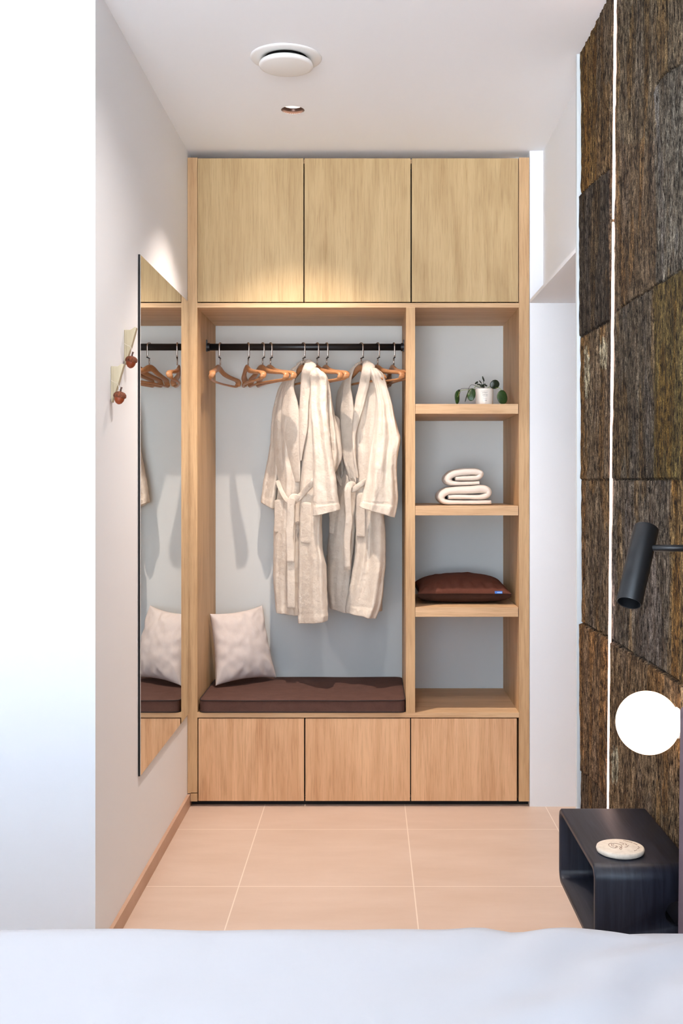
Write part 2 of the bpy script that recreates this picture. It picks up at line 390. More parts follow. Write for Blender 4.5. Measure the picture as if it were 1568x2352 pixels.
# ------------------------------------------------------------------ bark cladding on the right wall
def bark():
    X0 = 0.700
    def proj(y, z):
        d = y-CAMY; return CX+X0/d*FPX, CY-(z-CAMZ)/d*FPX
    def seg(px, pts):
        return float(np.interp(px, [p[0] for p in pts], [p[1] for p in pts]))
    A = (100, 80, 52); Bn = (58, 52, 48); Cb = (92, 80, 68); Dk = (76, 69, 62); Gy = (90, 86, 82); Ol = (84, 72, 44); Or = (104, 80, 56)
    def cell(px, py):
        s1 = seg(px, [(1320, 465), (1400, 392), (1412, 380)])
        s2 = seg(px, [(1320, 785), (1400, 742)])
        sh = 1103
        s4 = seg(px, [(1322, 1424), (1410, 1475), (1700, 1650)])
        s5 = seg(px, [(1322, 1764), (1372, 1800), (1404, 1850)])
        r1 = seg(px, [(1404, 725), (1475, 680), (1568, 625), (1700, 540)])
        r0 = seg(px, [(1500, 215), (1530, 175), (1568, 150), (1700, 90)])
        led = 1404
        if px < led:
            if py < s1: return (1, A if px < 1374 else Cb, 0.004)
            if py < s2: return (2, Bn, 0.011)
            if py < sh: return (3, Cb if px > 1345 else (96, 74, 48), 0.006)
            if py < s4: return (4, Or if px < 1345 else Cb, 0.002)
            if py < s5: return (5, (104, 84, 66), 0.009)
            return (6, (84, 70, 58), 0.004)
        if py < sh:
            if px > 1510 and r0 < py < r1: return (8, Gy, 0.006)
            if py < r1: return (7, (92, 82, 70) if py < 330 else (82, 70, 58), 0.005)
            return (10, Ol, 0.010) if px > 1510 else (9, Dk, 0.005)
        if py < s4: return (11, (92, 84, 78), 0.004) if px < 1545 else (13, (108, 88, 60), 0.004)
        return (12, (108, 90, 72), 0.009)
    patches = [(1352, 862, 7, 52), (1389, 812, 10, 36), (1421, 1757, 9, 46), (1350, 815, 4, 20)]
    ys = list(np.concatenate([np.arange(-1.036, -1.42, -0.0042), np.arange(-1.42, -1.60, -0.0026), np.arange(-1.60, -2.30, -0.0042)])) + list(np.arange(-2.32, REARY+0.02, -0.05)) + [REARY+0.01]
    zs = list(np.arange(0.0, 0.30, 0.03)) + list(np.arange(0.30, CEIL-0.001, 0.0048)) + [CEIL-0.0005]
    ny, nz = len(ys), len(zs)
    V, C = [], []
    for i, y in enumerate(ys):
        for j, z in enumerate(zs):
            px, py = proj(y, z)
            wpx = px+mnoise.noise((y*3, z*14, 5))*3; wpy = py+mnoise.noise((y*60, z*6, 1))*4
            cid, col, off = cell(wpx, wpy if abs(py-1103) > 14 else py)
            sd = cid*7.31
            rid = mnoise.noise((y*42+sd, z*2.2, sd))
            crk = abs(mnoise.noise((y*85+sd, z*9, sd+3)))
            fin = mnoise.noise((y*210, z*40, sd))
            h = off + rid*0.0035 + (crk-0.25)*0.006 + fin*0.0014 + mnoise.noise((y*6, z*2.5, sd))*0.003
            # seams: slight groove where neighbouring cells meet
            if cell(wpx, wpy+5 if abs(py-1103) > 14 else py+2.5)[0] != cid: h -= 0.005
            q = fbm(y*30+sd, z*2.0, sd, 2); g = mnoise.noise((y*12, z*3.0, sd+9))
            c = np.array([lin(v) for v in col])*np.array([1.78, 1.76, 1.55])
            if h < off-0.0028: c = c*0.55                      # darker in the fissures
            c = c*(1+0.35*q)
            if g > 0.25: c = c*np.array([1.15, 1.0, 0.75])*(1+0.3*q)
            if g < -0.3: c = c*np.array([0.95, 0.98, 1.1])
            for (a, b, ra, rb) in patches:
                e = ((px-a)/ra)**2+((py-b)/rb)**2+mnoise.noise((y*130, z*40, 2))*1.1
                if e < 0.8: c = np.array([lin(196), lin(190), lin(164)])*(1+0.2*fin); h += 0.001
            edge = 0.0
            yl = (0.69*FPX/(1394-CX)+CAMY)+(0.69*FPX/(1411-CX)-0.69*FPX/(1394-CX))*(z-0.42)/(CEIL-0.42)
            if abs(y-yl) < 0.0075: h = min(h, 0.001)
            elif abs(y-yl) < 0.014: h = min(h, 0.007)
            if i < 3: edge = (3-i)*0.0015
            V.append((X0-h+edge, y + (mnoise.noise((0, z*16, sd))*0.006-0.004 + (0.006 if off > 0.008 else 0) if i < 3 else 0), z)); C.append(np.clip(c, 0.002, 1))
    F = []
    idx = lambda i, j: i*nz+j
    for i in range(ny-1):
        for j in range(nz-1): F.append((idx(i, j), idx(i+1, j), idx(i+1, j+1), idx(i, j+1)))
    # back plane so the cladding is a solid slab against the wall
    n0 = len(V)
    per = [idx(0, j) for j in range(nz)] + [idx(i, nz-1) for i in range(1, ny)] + [idx(ny-1, j) for j in range(nz-2, -1, -1)] + [idx(i, 0) for i in range(ny-2, 0, -1)]
    for p in per: V.append((XR+0.003, V[p][1] if V[p][1] < -1.034 else -1.035, V[p][2])); C.append(C[p])
    m = len(per)
    for k in range(m): F.append((per[k], per[(k+1) % m], n0+(k+1) % m, n0+k))
    F.append([n0+k for k in range(m)])
    V = [(v[0], min(v[1], -1.0335), v[2]) for v in V]
    mt = mat('cork_bark', (0.1, 0.08, 0.06, 1), 0.9, spec=0.25)
    N, L, b = nodes(mt); at_ = N.new('ShaderNodeAttribute'); at_.attribute_name = 'tint'
    f1 = noise_tex(mt, 120, 5, 0.72, (1, 1, 0.34)); f2 = noise_tex(mt, 380, 4, 0.75, (1, 1, 0.6)); f3 = noise_tex(mt, 60, 4, 0.6, (1, 1, 0.12)); f4 = noise_tex(mt, 16, 4, 0.65, (1, 1, 0.5))
    c = mixc(mt, at_.outputs['Color'], ramp(mt, f1, [(0.40, (0.10, 0.075, 0.06, 1)), (0.49, (0.75, 0.74, 0.73, 1)), (0.68, (1.9, 1.85, 1.8, 1))]), 1.0, 'MULTIPLY')
    c = mixc(mt, c, ramp(mt, f2, [(0.38, (0.30, 0.27, 0.25, 1)), (0.56, (1.2, 1.2, 1.2, 1)), (0.72, (2.4, 2.4, 2.4, 1))]), 0.85, 'MULTIPLY')
    c = mixc(mt, c, ramp(mt, f3, [(0.38, (0.45, 0.36, 0.28, 1)), (0.58, (1.2, 1.2, 1.2, 1))]), 0.8, 'MULTIPLY')
    c = mixc(mt, c, ramp(mt, f4, [(0.32, (0.62, 0.54, 0.46, 1)), (0.5, (1.0, 1.0, 1.0, 1)), (0.68, (1.35, 1.36, 1.4, 1))]), 0.9, 'MULTIPLY')
    base(mt, c)
    bump(mt, f2, 0.8, 0.005, bump(mt, f1, 1.0, 0.012))
    o = put('bark_cladding', V, F, mt, smooth=False)
    ca = o.data.color_attributes.new('tint', 'FLOAT_COLOR', 'POINT')
    ca.data.foreach_set('color', np.hstack([np.array(C), np.ones((len(C), 1))]).astype(np.float32).ravel())
    tag(o, 'dark rough cork bark panelling covering the right wall beside the opening', 'wall cladding')
bark()
# LED strip standing proud in the bark
def xb_at(px): return 0.69*FPX/(px-CX)+CAMY+0.006
p_top, p_mid, p_bot = (0.6915, xb_at(1411)-0.006, CEIL-0.001), (0.6915, xb_at(1404)-0.006, 1.95), (0.6915, xb_at(1394)-0.006, 0.42)
zgap = CAMZ-(508-CY)/FPX*(p_mid[1]-CAMY)
ls = thing('led_strip', 'glowing vertical light line set into the dark bark wall', 'light strip', (0.69, p_bot[1], 0.40))
def lerp(a, b, t): return tuple(a[i]*(1-t)+b[i]*t for i in range(3))
def pt_z(z):
    t = (z-p_bot[2])/(p_top[2]-p_bot[2]); return lerp(p_bot, p_top, t)
for (za, zb) in ((0.03, zgap-0.006), (zgap+0.004, CEIL-0.001)):
    a, b = pt_z(za), pt_z(zb)
    put('light_bar', *sweep([a, b], 0.0029, 0.0022, side=(0, 1, 0), n=8, p=0.6), M_led, ls)
a, b = pt_z(0.03), pt_z(CEIL-0.001)
put('profile_channel', *sweep([(a[0]+0.0052, a[1], a[2]), (b[0]+0.0052, b[1], b[2])], 0.0055, 0.0025, side=(0, 1, 0), n=4, p=1), M_black, ls)

# ------------------------------------------------------------------ hangers
def hanger_parts(hx, th, robe=False):
    """local hanger frame -> world verts; returns dict of part geometry"""
    u = np.array([math.sin(th), -math.cos(th), 0]); w = np.array([math.cos(th), math.sin(th), 0]); o = np.array([hx, RY, RZ])
    P = lambda a, b, c: o+u*a+w*b+np.array([0, 0, c])
    half = [(0.0, -0.095), (0.03, -0.100), (0.07, -0.113), (0.12, -0.122), (0.17, -0.128), (0.203, -0.133), (0.216, -0.143), (0.217, -0.153), (0.208, -0.160), (0.185, -0.162), (0.12, -0.162), (0.0, -0.162)]
    sz = [(0.007, 0.016), (0.0075, 0.0155), (0.009, 0.012), (0.012, 0.0095), (0.0145, 0.0085), (0.015, 0.008), (0.0135, 0.008), (0.010, 0.007), (0.0075, 0.0055), (0.006, 0.005), (0.0052, 0.005), (0.005, 0.005)]
    if robe: half = [(a*0.86, b-0.010*a/0.2 if b > -0.15 else b) for a, b in half]
    full = half+[(-a, b) for a, b in half[-2:0:-1]]; fs = sz+sz[-2:0:-1]
    n = len(full); pts = []; ss = []
    fa = np.array(full+full[:1]); sa = np.array(fs+fs[:1])
    M = 4
    Q = np.vstack([fa[-2], fa, fa[1]])
    for i in range(n):
        p0, p1, p2, p3 = Q[i], Q[i+1], Q[i+2], Q[i+3]
        for k in range(M):
            t = k/M
            pts.append(0.5*((2*p1)+(-p0+p2)*t+(2*p0-5*p1+4*p2-p3)*t*t+(-p0+3*p1-3*p2+p3)*t**3)); ss.append(sa[i]*(1-t)+sa[i+1]*t)
    path = [P(a, 0.035*(abs(a)/0.217)**2-0.008 if b > -0.15 else 0.027*(abs(a)/0.217)**2-0.008*1, b) for a, b in pts]
    body = sweep(path, [s[0] for s in ss], [s[1] for s in ss], side=w, n=12, closed=True)
    r = 0.0195
    hk = [P(-r*math.cos(t), 0, r*math.sin(t)*1.02) for t in np.linspace(-0.5, PI, 14)] + [P(r, 0, -0.02), P(r-0.001, 0, -0.048)]
    hook = sweep(catmull(hk, 40), 0.0034, 0.0018, side=w, n=8)
    nub = sweep([P(r+0.003, 0, -0.0485), P(-0.002, 0, -0.0505)], 0.0036, 0.0022, side=w, n=8)
    pin = sweep([P(0.001, 0, -0.05), P(0.0, 0, -0.082)], 0.0032, 0.0032, side=w, n=10)
    return {'hanger_body': (body, M_hang), 'hook': (hook, M_steel), 'hook_pin': (pin, M_steel), 'hook_joint': (nub, M_black)}
rx = lambda px: (px-CX)/FPX*4.814
HG = [(506, -8, 'wooden clothes hanger at the far left end of the rail, turned left'),
      (570, 17, 'empty wooden hanger second from the left end of the rail'),
      (603, 27, 'empty wooden hanger third from left, overlapping its neighbour on the right'),
      (621, 26, 'empty wooden hanger fourth from left, just left of the first robe'),
      (696, 28, 'wooden hanger carrying the left bathrobe'),
      (728, 24, 'empty wooden hanger just right of the left bathrobe'),
      (750, 19, 'empty wooden hanger midway between the two bathrobes'),
      (829, 28, 'wooden hanger carrying the right bathrobe'),
      (867, 22, 'empty wooden hanger just right of the right bathrobe'),
      (904, 11, 'empty wooden hanger nearest the divider at the right rail end')]
for px, a, lab in HG:
    r = thing('clothes_hanger', lab, 'hanger', (rx(px), RY, RZ), 'wooden hangers on the black rail')
    for nme, (g, m_) in hanger_parts(rx(px), math.radians(a), px in (696, 829)).items():
        put(nme, g[0], g[1], m_, r, smooth=True)

# ------------------------------------------------------------------ bathrobes
def loft(rows, M=60, n=72, fold=0.006, seed=0, p=0.85, ks=(3, 5, 9), rough=0.003, hollow=True, ty=None):
    """rows: (Lpx,Lpy,Ld, Rpx,Rpy,Rd, half thickness)"""
    A = np.array([list(at(*r[0:3]))+list(at(*r[3:6]))+[r[6]] for r in rows])
    if hollow: M = int(M*1.7)
    R = catmull(A, M)
    rs = np.random.RandomState(seed+11); ph = rs.rand(len(ks), 3)*6.28; am = rs.rand(len(ks))*0.5+0.6
    V, F = [], []
    for i in range(M):
        Lp, Rp, th = R[i, :3], R[i, 3:6], max(R[i, 6], 0.002)
        if hollow:
            hz = (R[i, 2]+R[i, 5])/2-(R[-1, 2]+R[-1, 5])/2
            if hz < 0.032: th += 0.0035; Lp = Lp+(Lp-Rp)*0.006; Rp = Rp+(Rp-Lp)*0.006
            elif hz < 0.042: th -= 0.002
        C = (Lp+Rp)/2; H = (Rp-Lp)/2; z = C[2]
        end = min(1.0, i/4.0+0.35)
        for k in range(n):
            t = 2*PI*k/n; c, s = math.cos(t), math.sin(t)
            c = math.copysign(abs(c)**p, c); s = math.copysign(abs(s)**p, s)
            uu = c
            f = 0
            for q, kk in enumerate(ks):
                f += am[q]/(q+1)*math.sin(kk*uu+ph[q, 0]+3.0*math.sin(z*(1.3+q)+ph[q, 1])+(2.5 if s > 0 else 0))
            f = f*fold*1.7*min(1, i/M*3+0.3)
            pt = C+H*c+np.array([0, th*s, 0])
            nz_ = fbm(pt[0]*14, seed*3.3+s*0.6, pt[2]*9, 3)*rough*1.5
            pt = pt+np.array([0, (f+nz_*1.5)*np.sign(s)*min(1, abs(s)*1.6), 0])+np.array([nz_*0.8, 0, nz_*0.6])
            if abs(c) > 0.9: pt[0] += 0.0015*mnoise.noise((z*40, seed, c))
            V.append(pt)
    V = [np.array(v) for v in V]
    for i in range(M-1):
        for k in range(n):
            l = (k+1) % n; F.append([i*n+k, i*n+l, (i+1)*n+l, (i+1)*n+k])
    def ring(src, sc, dz):
        c0 = np.mean([V[src*n+k] for k in range(n)], axis=0); b = len(V)
        for k in range(n): V.append(c0+(V[src*n+k]-c0)*sc+np.array([0, 0, dz]))
        return b
    # top: rounded closure
    b1 = ring(0, 0.7, 0.004); b2 = ring(0, 0.25, 0.006)
    for k in range(n):
        l = (k+1) % n; F.append([k, l, b1+l, b1+k]); F.append([b1+k, b1+l, b2+l, b2+k])
    F.append([b2+k for k in range(n)])
    # bottom: turned-in hem
    if hollow:
        a1 = ring(M-1, 0.985, -0.003); a2 = ring(M-1, 0.90, -0.002); a3 = ring(M-1, 0.86, 0.03); seq = [(M-1)*n, a1, a2, a3]
    else:
        a1 = ring(M-1, 0.8, -0.004); a2 = ring(M-1, 0.3, -0.005); seq = [(M-1)*n, a1, a2]
    for s0, s1 in zip(seq, seq[1:]):
        for k in range(n):
            l = (k+1) % n; F.append([s0+k, s0+l, s1+l, s1+k])
    F.append([seq[-1]+k for k in range(n)])
    return V, F
def ribbon(pts, hw, ht, m=30, side=None):
    """pts (px,py,d) -> belt; side = in-image width direction"""
    P = catmull([at(*p) for p in pts], m)
    V, F = [], []
    n = 12
    for i in range(m):
        T = P[min(i+1, m-1)]-P[max(i-1, 0)]; T /= np.linalg.norm(T)
        S_ = np.cross(T, [0, 1, 0]); S_ /= np.linalg.norm(S_)+1e-9; N_ = np.cross(S_, T)
        w_ = hw*(1+0.08*mnoise.noise((i*0.5, hw*99, 0)))
        for k in range(n):
            t = 2*PI*k/n; c, s = math.cos(t), math.sin(t); c = math.copysign(abs(c)**0.6, c); s = math.copysign(abs(s)**0.6, s)
            V.append(P[i]+S_*w_*c+N_*ht*s)
    for i in range(m-1):
        for k in range(n):
            l = (k+1) % n; F.append([i*n+k, i*n+l, (i+1)*n+l, (i+1)*n+k])
    F.append(list(range(n))); F.append([(m-1)*n+k for k in range(n)])
    return V, F

r1 = thing('bathrobe', 'cream terry bathrobe on the left, its belt ends hanging to different lengths', 'bathrobe', tuple(at(700, 860, 4.82)), 'terry bathrobes on the rail')
left_lobe = loft([(676, 846, 4.92, 682, 844, 4.88, .012), (664, 860, 4.93, 680, 862, 4.86, .022), (648, 888, 4.93, 675, 890, 4.86, .032), (638, 920, 4.93, 683, 922, 4.84, .036), (630, 965, 4.93, 690, 962, 4.84, .038),
                  (628, 1012, 4.93, 692, 1010, 4.84, .040), (631, 1056, 4.93, 692, 1055, 4.84, .040), (638, 1092, 4.92, 691, 1092, 4.84, .038), (637, 1130, 4.92, 689, 1130, 4.85, .036), (632, 1170, 4.93, 688, 1170, 4.85, .042), (629, 1222, 4.93, 687, 1222, 4.85, .046),
                  (627, 1280, 4.93, 686, 1280, 4.85, .048), (629, 1345, 4.93, 686, 1345, 4.85, .048), (634, 1404, 4.93, 687, 1411, 4.85, .050)], M=84, fold=0.006, seed=1, ks=(4, 7, 12))
right_lobe = loft([(700, 843, 4.80, 722, 846, 4.72, .020), (694, 858, 4.81, 745, 858, 4.69, .034), (690, 885, 4.83, 757, 885, 4.70, .042), (689, 940, 4.84, 764, 940, 4.71, .044), (688, 1000, 4.84, 772, 1000, 4.71, .046), (688, 1050, 4.84, 774, 1050, 4.72, .046),
                   (688, 1100, 4.84, 766, 1100, 4.72, .044), (688, 1140, 4.84, 748, 1140, 4.73, .046), (687, 1190, 4.84, 739, 1190, 4.73, .05), (686, 1250, 4.84, 741, 1250, 4.73, .052), (685, 1310, 4.84, 749, 1310, 4.72, .054), (684, 1370, 4.84, 751, 1370, 4.72, .054), (685, 1429, 4.84, 752, 1424, 4.72, .056)], M=90, fold=0.008, seed=2, ks=(4, 7, 11))
back_lobe = loft([(684, 930, 4.95, 700, 930, 4.92, .01), (655, 945, 4.97, 772, 955, 4.86, .03), (645, 990, 4.98, 780, 985, 4.84, .04), (642, 1035, 4.98, 785, 1035, 4.82, .045), (642, 1075, 4.98, 776, 1075, 4.84, .04), (640, 1130, 4.98, 742, 1130, 4.88, .03), (640, 1250, 4.98, 738, 1250, 4.88, .035), (640, 1400, 4.98, 745, 1405, 4.88, .04)], M=60, fold=0.006, seed=3)
sh_lobe = loft([(726, 858, 4.86, 744, 860, 4.84, .012), (730, 885, 4.86, 756, 890, 4.82, .03), (735, 933, 4.86, 765, 933, 4.80, .036), (738, 986, 4.85, 777, 986, 4.79, .04), (740, 1035, 4.85, 785, 1035, 4.78, .04), (742, 1056, 4.85, 784, 1056, 4.78, .035), (744, 1074, 4.85, 773, 1078, 4.79, .02)], M=40, fold=0.003, seed=31, hollow=False)
put('body', *merge([left_lobe, right_lobe, back_lobe, sh_lobe]), M_terry, r1, smooth=True)
put('sleeve', *loft([(660, 862, 4.98, 672, 866, 4.96, .012), (643, 886, 4.99, 665, 892, 4.95, .03), (634, 910, 5.0, 662, 920, 4.95, .036), (625, 954, 5.0, 655, 958, 4.95, .04), (621.5, 998, 5.0, 650, 1004, 4.95, .042), (617, 1040, 5.0, 645, 1046, 4.95, .042), (608, 1088, 5.0, 642, 1098, 4.95, .042), (598, 1152, 5.0, 630, 1169, 4.95, .042)], M=60, fold=0.004, seed=4), M_terry, r1, smooth=True)
put('sleeve', *loft([(716, 847, 4.69, 734, 849, 4.66, .018), (710, 862, 4.69, 749, 864, 4.655, .032), (712, 885, 4.71, 753, 885, 4.67, .038), (713, 925, 4.70, 752, 925, 4.66, .040), (715, 970, 4.69, 755, 968, 4.65, .040), (718, 1022, 4.69, 760, 1022, 4.645, .042), (719, 1078, 4.69, 768, 1078, 4.645, .044), (718, 1127, 4.69, 774, 1127, 4.645, .044), (717.5, 1166, 4.69, 779.5, 1158, 4.645, .046), (718, 1184, 4.69, 781, 1169, 4.645, .046)], M=80, fold=0.005, seed=5, ks=(3, 6, 10)), M_terry, r1, smooth=True)
col_r = loft([(702, 833, 4.77, 716, 829, 4.76, .012), (697, 843, 4.745, 727, 840, 4.73, .024), (693, 856, 4.745, 722, 854, 4.715, .024), (691, 881, 4.765, 715, 884, 4.755, .018), (688, 933, 4.775, 710, 930, 4.755, .016), (686.5, 981, 4.775, 707, 985, 4.755, .015), (688, 1025, 4.78, 700, 1022, 4.77, .013), (690, 1056, 4.79, 694, 1055, 4.79, .008)], M=50, n=32, fold=0.001, seed=6, rough=0.002, hollow=False)
col_l = loft([(683, 838, 4.86, 692, 835, 4.86, .006), (668, 849, 4.87, 683, 846, 4.85, .012), (661, 868, 4.87, 679, 868, 4.835, .016), (655, 890, 4.86, 675, 892, 4.82, .016), (650, 925, 4.86, 684, 927, 4.81, .016), (647, 960, 4.86, 689, 960, 4.80, .015), (652, 1010, 4.86, 690, 1008, 4.80, .013), (664, 1060, 4.86, 690, 1060, 4.80, .011), (676, 1105, 4.85, 689, 1105, 4.81, .006)], M=50, n=32, fold=0.0015, seed=7, rough=0.002, hollow=False)
col_b = ribbon([(684, 839, 4.87), (692, 834, 4.885), (702, 831, 4.87), (712, 831, 4.82)], 0.010, 0.006)
col_r = ([v-np.array([0, 0.019, 0]) for v in col_r[0]], col_r[1]); col_l = ([v-np.array([0, 0.014, 0]) for v in col_l[0]], col_l[1])
put('collar', *merge([col_r, col_l, col_b]), M_terry, r1, smooth=True)
b1 = ribbon([(637, 1104, 4.90), (641, 1116, 4.875), (648, 1132, 4.855), (657, 1147, 4.835), (668, 1155, 4.79)], 0.0105, 0.0035)
b2 = ribbon([(722, 1104, 4.70), (706, 1121, 4.74), (692, 1137, 4.765), (680, 1149, 4.77), (668, 1156, 4.775)], 0.014, 0.009)
b3 = ribbon([(684, 1146, 4.76), (674, 1143, 4.745), (668, 1158, 4.745), (667, 1190, 4.755), (665, 1230, 4.76), (667, 1260, 4.765), (667, 1291, 4.765)], 0.0175, 0.006, 40)
b4 = ribbon([(669, 1160, 4.785), (668, 1220, 4.785), (668, 1300, 4.78), (668.5, 1350, 4.78), (669, 1397, 4.785)], 0.0185, 0.006, 40)
put('belt', *merge([b1, b2, b3, b4]), M_terry, r1, smooth=True)
def pocket(pxl, pxr, pyt, pyb, dl, dr, th=.008, par=None, seed=0):
    put('pocket', *loft([(pxl, pyt, dl, pxr, pyt, dr, th), (pxl, (pyt*2+pyb)/3, dl, pxr, (pyt*2+pyb)/3, dr, th), (pxl, (pyt+pyb*2)/3, dl, pxr, (pyt+pyb*2)/3+1, dr, th), (pxl, pyb-2, dl, pxr, pyb, dr, th)], M=24, n=40, fold=0.0006, seed=seed, p=0.42, rough=0.002, hollow=False), M_terry, par, smooth=True)
pocket(688.5, 715, 1156, 1246, 4.792, 4.742, .010, r1, 8)
pocket(630, 655, 1150, 1222, 4.895, 4.865, .008, r1, 9)

r2 = thing('bathrobe', 'cream terry bathrobe on the right, its wide sleeve near the divider', 'bathrobe', tuple(at(835, 860, 4.82)), 'terry bathrobes on the rail')
left_lobe = loft([(806, 852, 4.93, 811, 850, 4.90, .012), (794, 872, 4.93, 806, 874, 4.88, .022), (787, 900, 4.93, 808, 902, 4.87, .03), (783, 940, 4.93, 815, 938, 4.86, .034), (781, 985, 4.93, 822, 985, 4.85, .036), (784, 1040, 4.93, 822, 1040, 4.85, .036), (790, 1080, 4.93, 822, 1080, 4.85, .036), (776, 1110, 4.93, 822, 1110, 4.85, .036),
                  (764, 1150, 4.94, 818, 1150, 4.86, .04), (757, 1200, 4.94, 816, 1200, 4.86, .044), (753, 1250, 4.94, 813, 1250, 4.87, .046), (751, 1310, 4.94, 808, 1310, 4.87, .046), (751, 1350, 4.94, 803, 1350, 4.87, .046), (758, 1394, 4.94, 798, 1406, 4.87, .046)], M=84, fold=0.005, seed=21, ks=(3, 6, 10))
right_lobe = loft([(836, 846, 4.80, 862, 850, 4.72, .020), (830, 862, 4.81, 878, 861, 4.69, .034), (824, 900, 4.83, 888, 900, 4.72, .036), (816, 950, 4.84, 895, 950, 4.72, .042), (812, 1000, 4.84, 903, 1000, 4.72, .044), (814, 1050, 4.84, 902, 1050, 4.72, .044), (817, 1100, 4.84, 895, 1100, 4.73, .044),
                   (817, 1140, 4.84, 885, 1140, 4.74, .046), (816, 1185, 4.84, 881, 1185, 4.75, .05), (816, 1240, 4.84, 885, 1240, 4.75, .052), (812, 1290, 4.84, 885, 1290, 4.74, .054), (803, 1340, 4.84, 881, 1340, 4.74, .054), (795, 1380, 4.84, 876, 1385, 4.74, .054), (793, 1404, 4.84, 864, 1418, 4.74, .054)], M=90, fold=0.009, seed=22, ks=(4, 8, 12))
back_lobe = loft([(812, 930, 4.95, 828, 930, 4.93, .01), (790, 945, 4.98, 886, 950, 4.88, .03), (776, 985, 4.98, 900, 990, 4.86, .04), (772, 1040, 4.98, 900, 1040, 4.86, .04), (770, 1090, 4.98, 890, 1090, 4.88, .04), (764, 1140, 4.98, 882, 1140, 4.88, .04), (762, 1250, 4.98, 882, 1250, 4.88, .04), (765, 1390, 4.98, 876, 1402, 4.86, .04)], M=60, fold=0.006, seed=23)
put('body', *merge([left_lobe, right_lobe, back_lobe]), M_terry, r2, smooth=True)
put('sleeve', *loft([(795, 862, 4.98, 802, 866, 4.96, .01), (782, 885, 5.0, 800, 892, 4.95, .028), (774, 905, 5.0, 798, 920, 4.95, .034), (769, 950, 5.0, 796, 958, 4.95, .04), (768, 1000, 5.0, 794, 1004, 4.95, .042), (768, 1040, 5.0, 792, 1046, 4.95, .042), (767, 1088, 5.0, 792, 1092, 4.95, .042), (766, 1138, 5.0, 793, 1143, 4.95, .042)], M=50, fold=0.003, seed=24), M_terry, r2, smooth=True)
put('sleeve', *loft([(849, 848, 4.70, 867, 849, 4.66, .018), (850, 861, 4.70, 881, 861, 4.655, .032), (858, 885, 4.71, 889, 886, 4.68, .036), (863, 933, 4.70, 902, 933, 4.67, .042), (858, 985, 4.69, 914, 985, 4.66, .046), (853, 1010, 4.69, 919, 1012, 4.655, .046), (847, 1056, 4.68, 912, 1058, 4.65, .046), (840, 1105, 4.68, 911, 1103, 4.65, .046), (831, 1145, 4.68, 914.5, 1148, 4.65, .046), (826, 1163, 4.68, 906, 1187, 4.65, .046)], M=84, fold=0.008, seed=25, ks=(4, 7, 12)), M_terry, r2, smooth=True)
col_r = loft([(833, 836, 4.77, 848, 830, 4.76, .012), (831, 846, 4.745, 860, 843, 4.73, .024), (828, 862, 4.75, 852, 860, 4.72, .024), (824, 885, 4.78, 846, 890, 4.76, .018), (815, 925, 4.78, 836, 930, 4.76, .016), (810, 965, 4.78, 825, 968, 4.765, .015), (809, 1005, 4.78, 816, 1005, 4.77, .013), (811, 1050, 4.78, 818, 1050, 4.77, .012), (819, 1095, 4.79, 824, 1095, 4.785, .008)], M=56, n=32, fold=0.001, seed=26, rough=0.002, hollow=False)
col_l = loft([(816, 839, 4.87, 824, 837, 4.86, .006), (803, 850, 4.88, 815, 847, 4.86, .012), (794, 862, 4.88, 810, 862, 4.85, .016), (788, 885, 4.88, 806, 887, 4.84, .017), (784, 920, 4.88, 811, 920, 4.835, .017), (781, 960, 4.88, 815, 960, 4.82, .016), (781, 1000, 4.87, 818, 1000, 4.81, .015), (786, 1050, 4.87, 818, 1050, 4.81, .013), (797, 1085, 4.86, 818, 1085, 4.81, .010), (803, 1108, 4.86, 819, 1108, 4.81, .006)], M=56, n=32, fold=0.0015, seed=27, rough=0.002, hollow=False)
col_b = ribbon([(817, 840, 4.87), (825, 836, 4.885), (834, 833, 4.87), (844, 832, 4.82)], 0.009, 0.006)
col_r = ([v-np.array([0, 0.019, 0]) for v in col_r[0]], col_r[1]); col_l = ([v-np.array([0, 0.014, 0]) for v in col_l[0]], col_l[1])
put('collar', *merge([col_r, col_l, col_b]), M_terry, r2, smooth=True)
b1 = ribbon([(770, 1080, 4.92), (776, 1096, 4.895), (786, 1115, 4.88), (799, 1130, 4.82)], 0.0095, 0.0035)
b2 = ribbon([(846, 1104, 4.73), (836, 1108, 4.755), (824, 1116, 4.765), (812, 1124, 4.775), (806, 1124, 4.79)], 0.013, 0.009)
b3 = ribbon([(812, 1118, 4.785), (808, 1113, 4.77), (801, 1117, 4.76), (798, 1132, 4.755), (800, 1170, 4.765), (801, 1200, 4.77), (797, 1240, 4.78), (797, 1308, 4.79)], 0.0155, 0.007, 46)
put('belt', *merge([b1, b2, b3]), M_terry, r2, smooth=True)
pocket(818, 838, 1135, 1232, 4.788, 4.752, .010, r2, 28)
pocket(756, 788, 1160, 1226, 4.90, 4.875, .012, r2, 29)

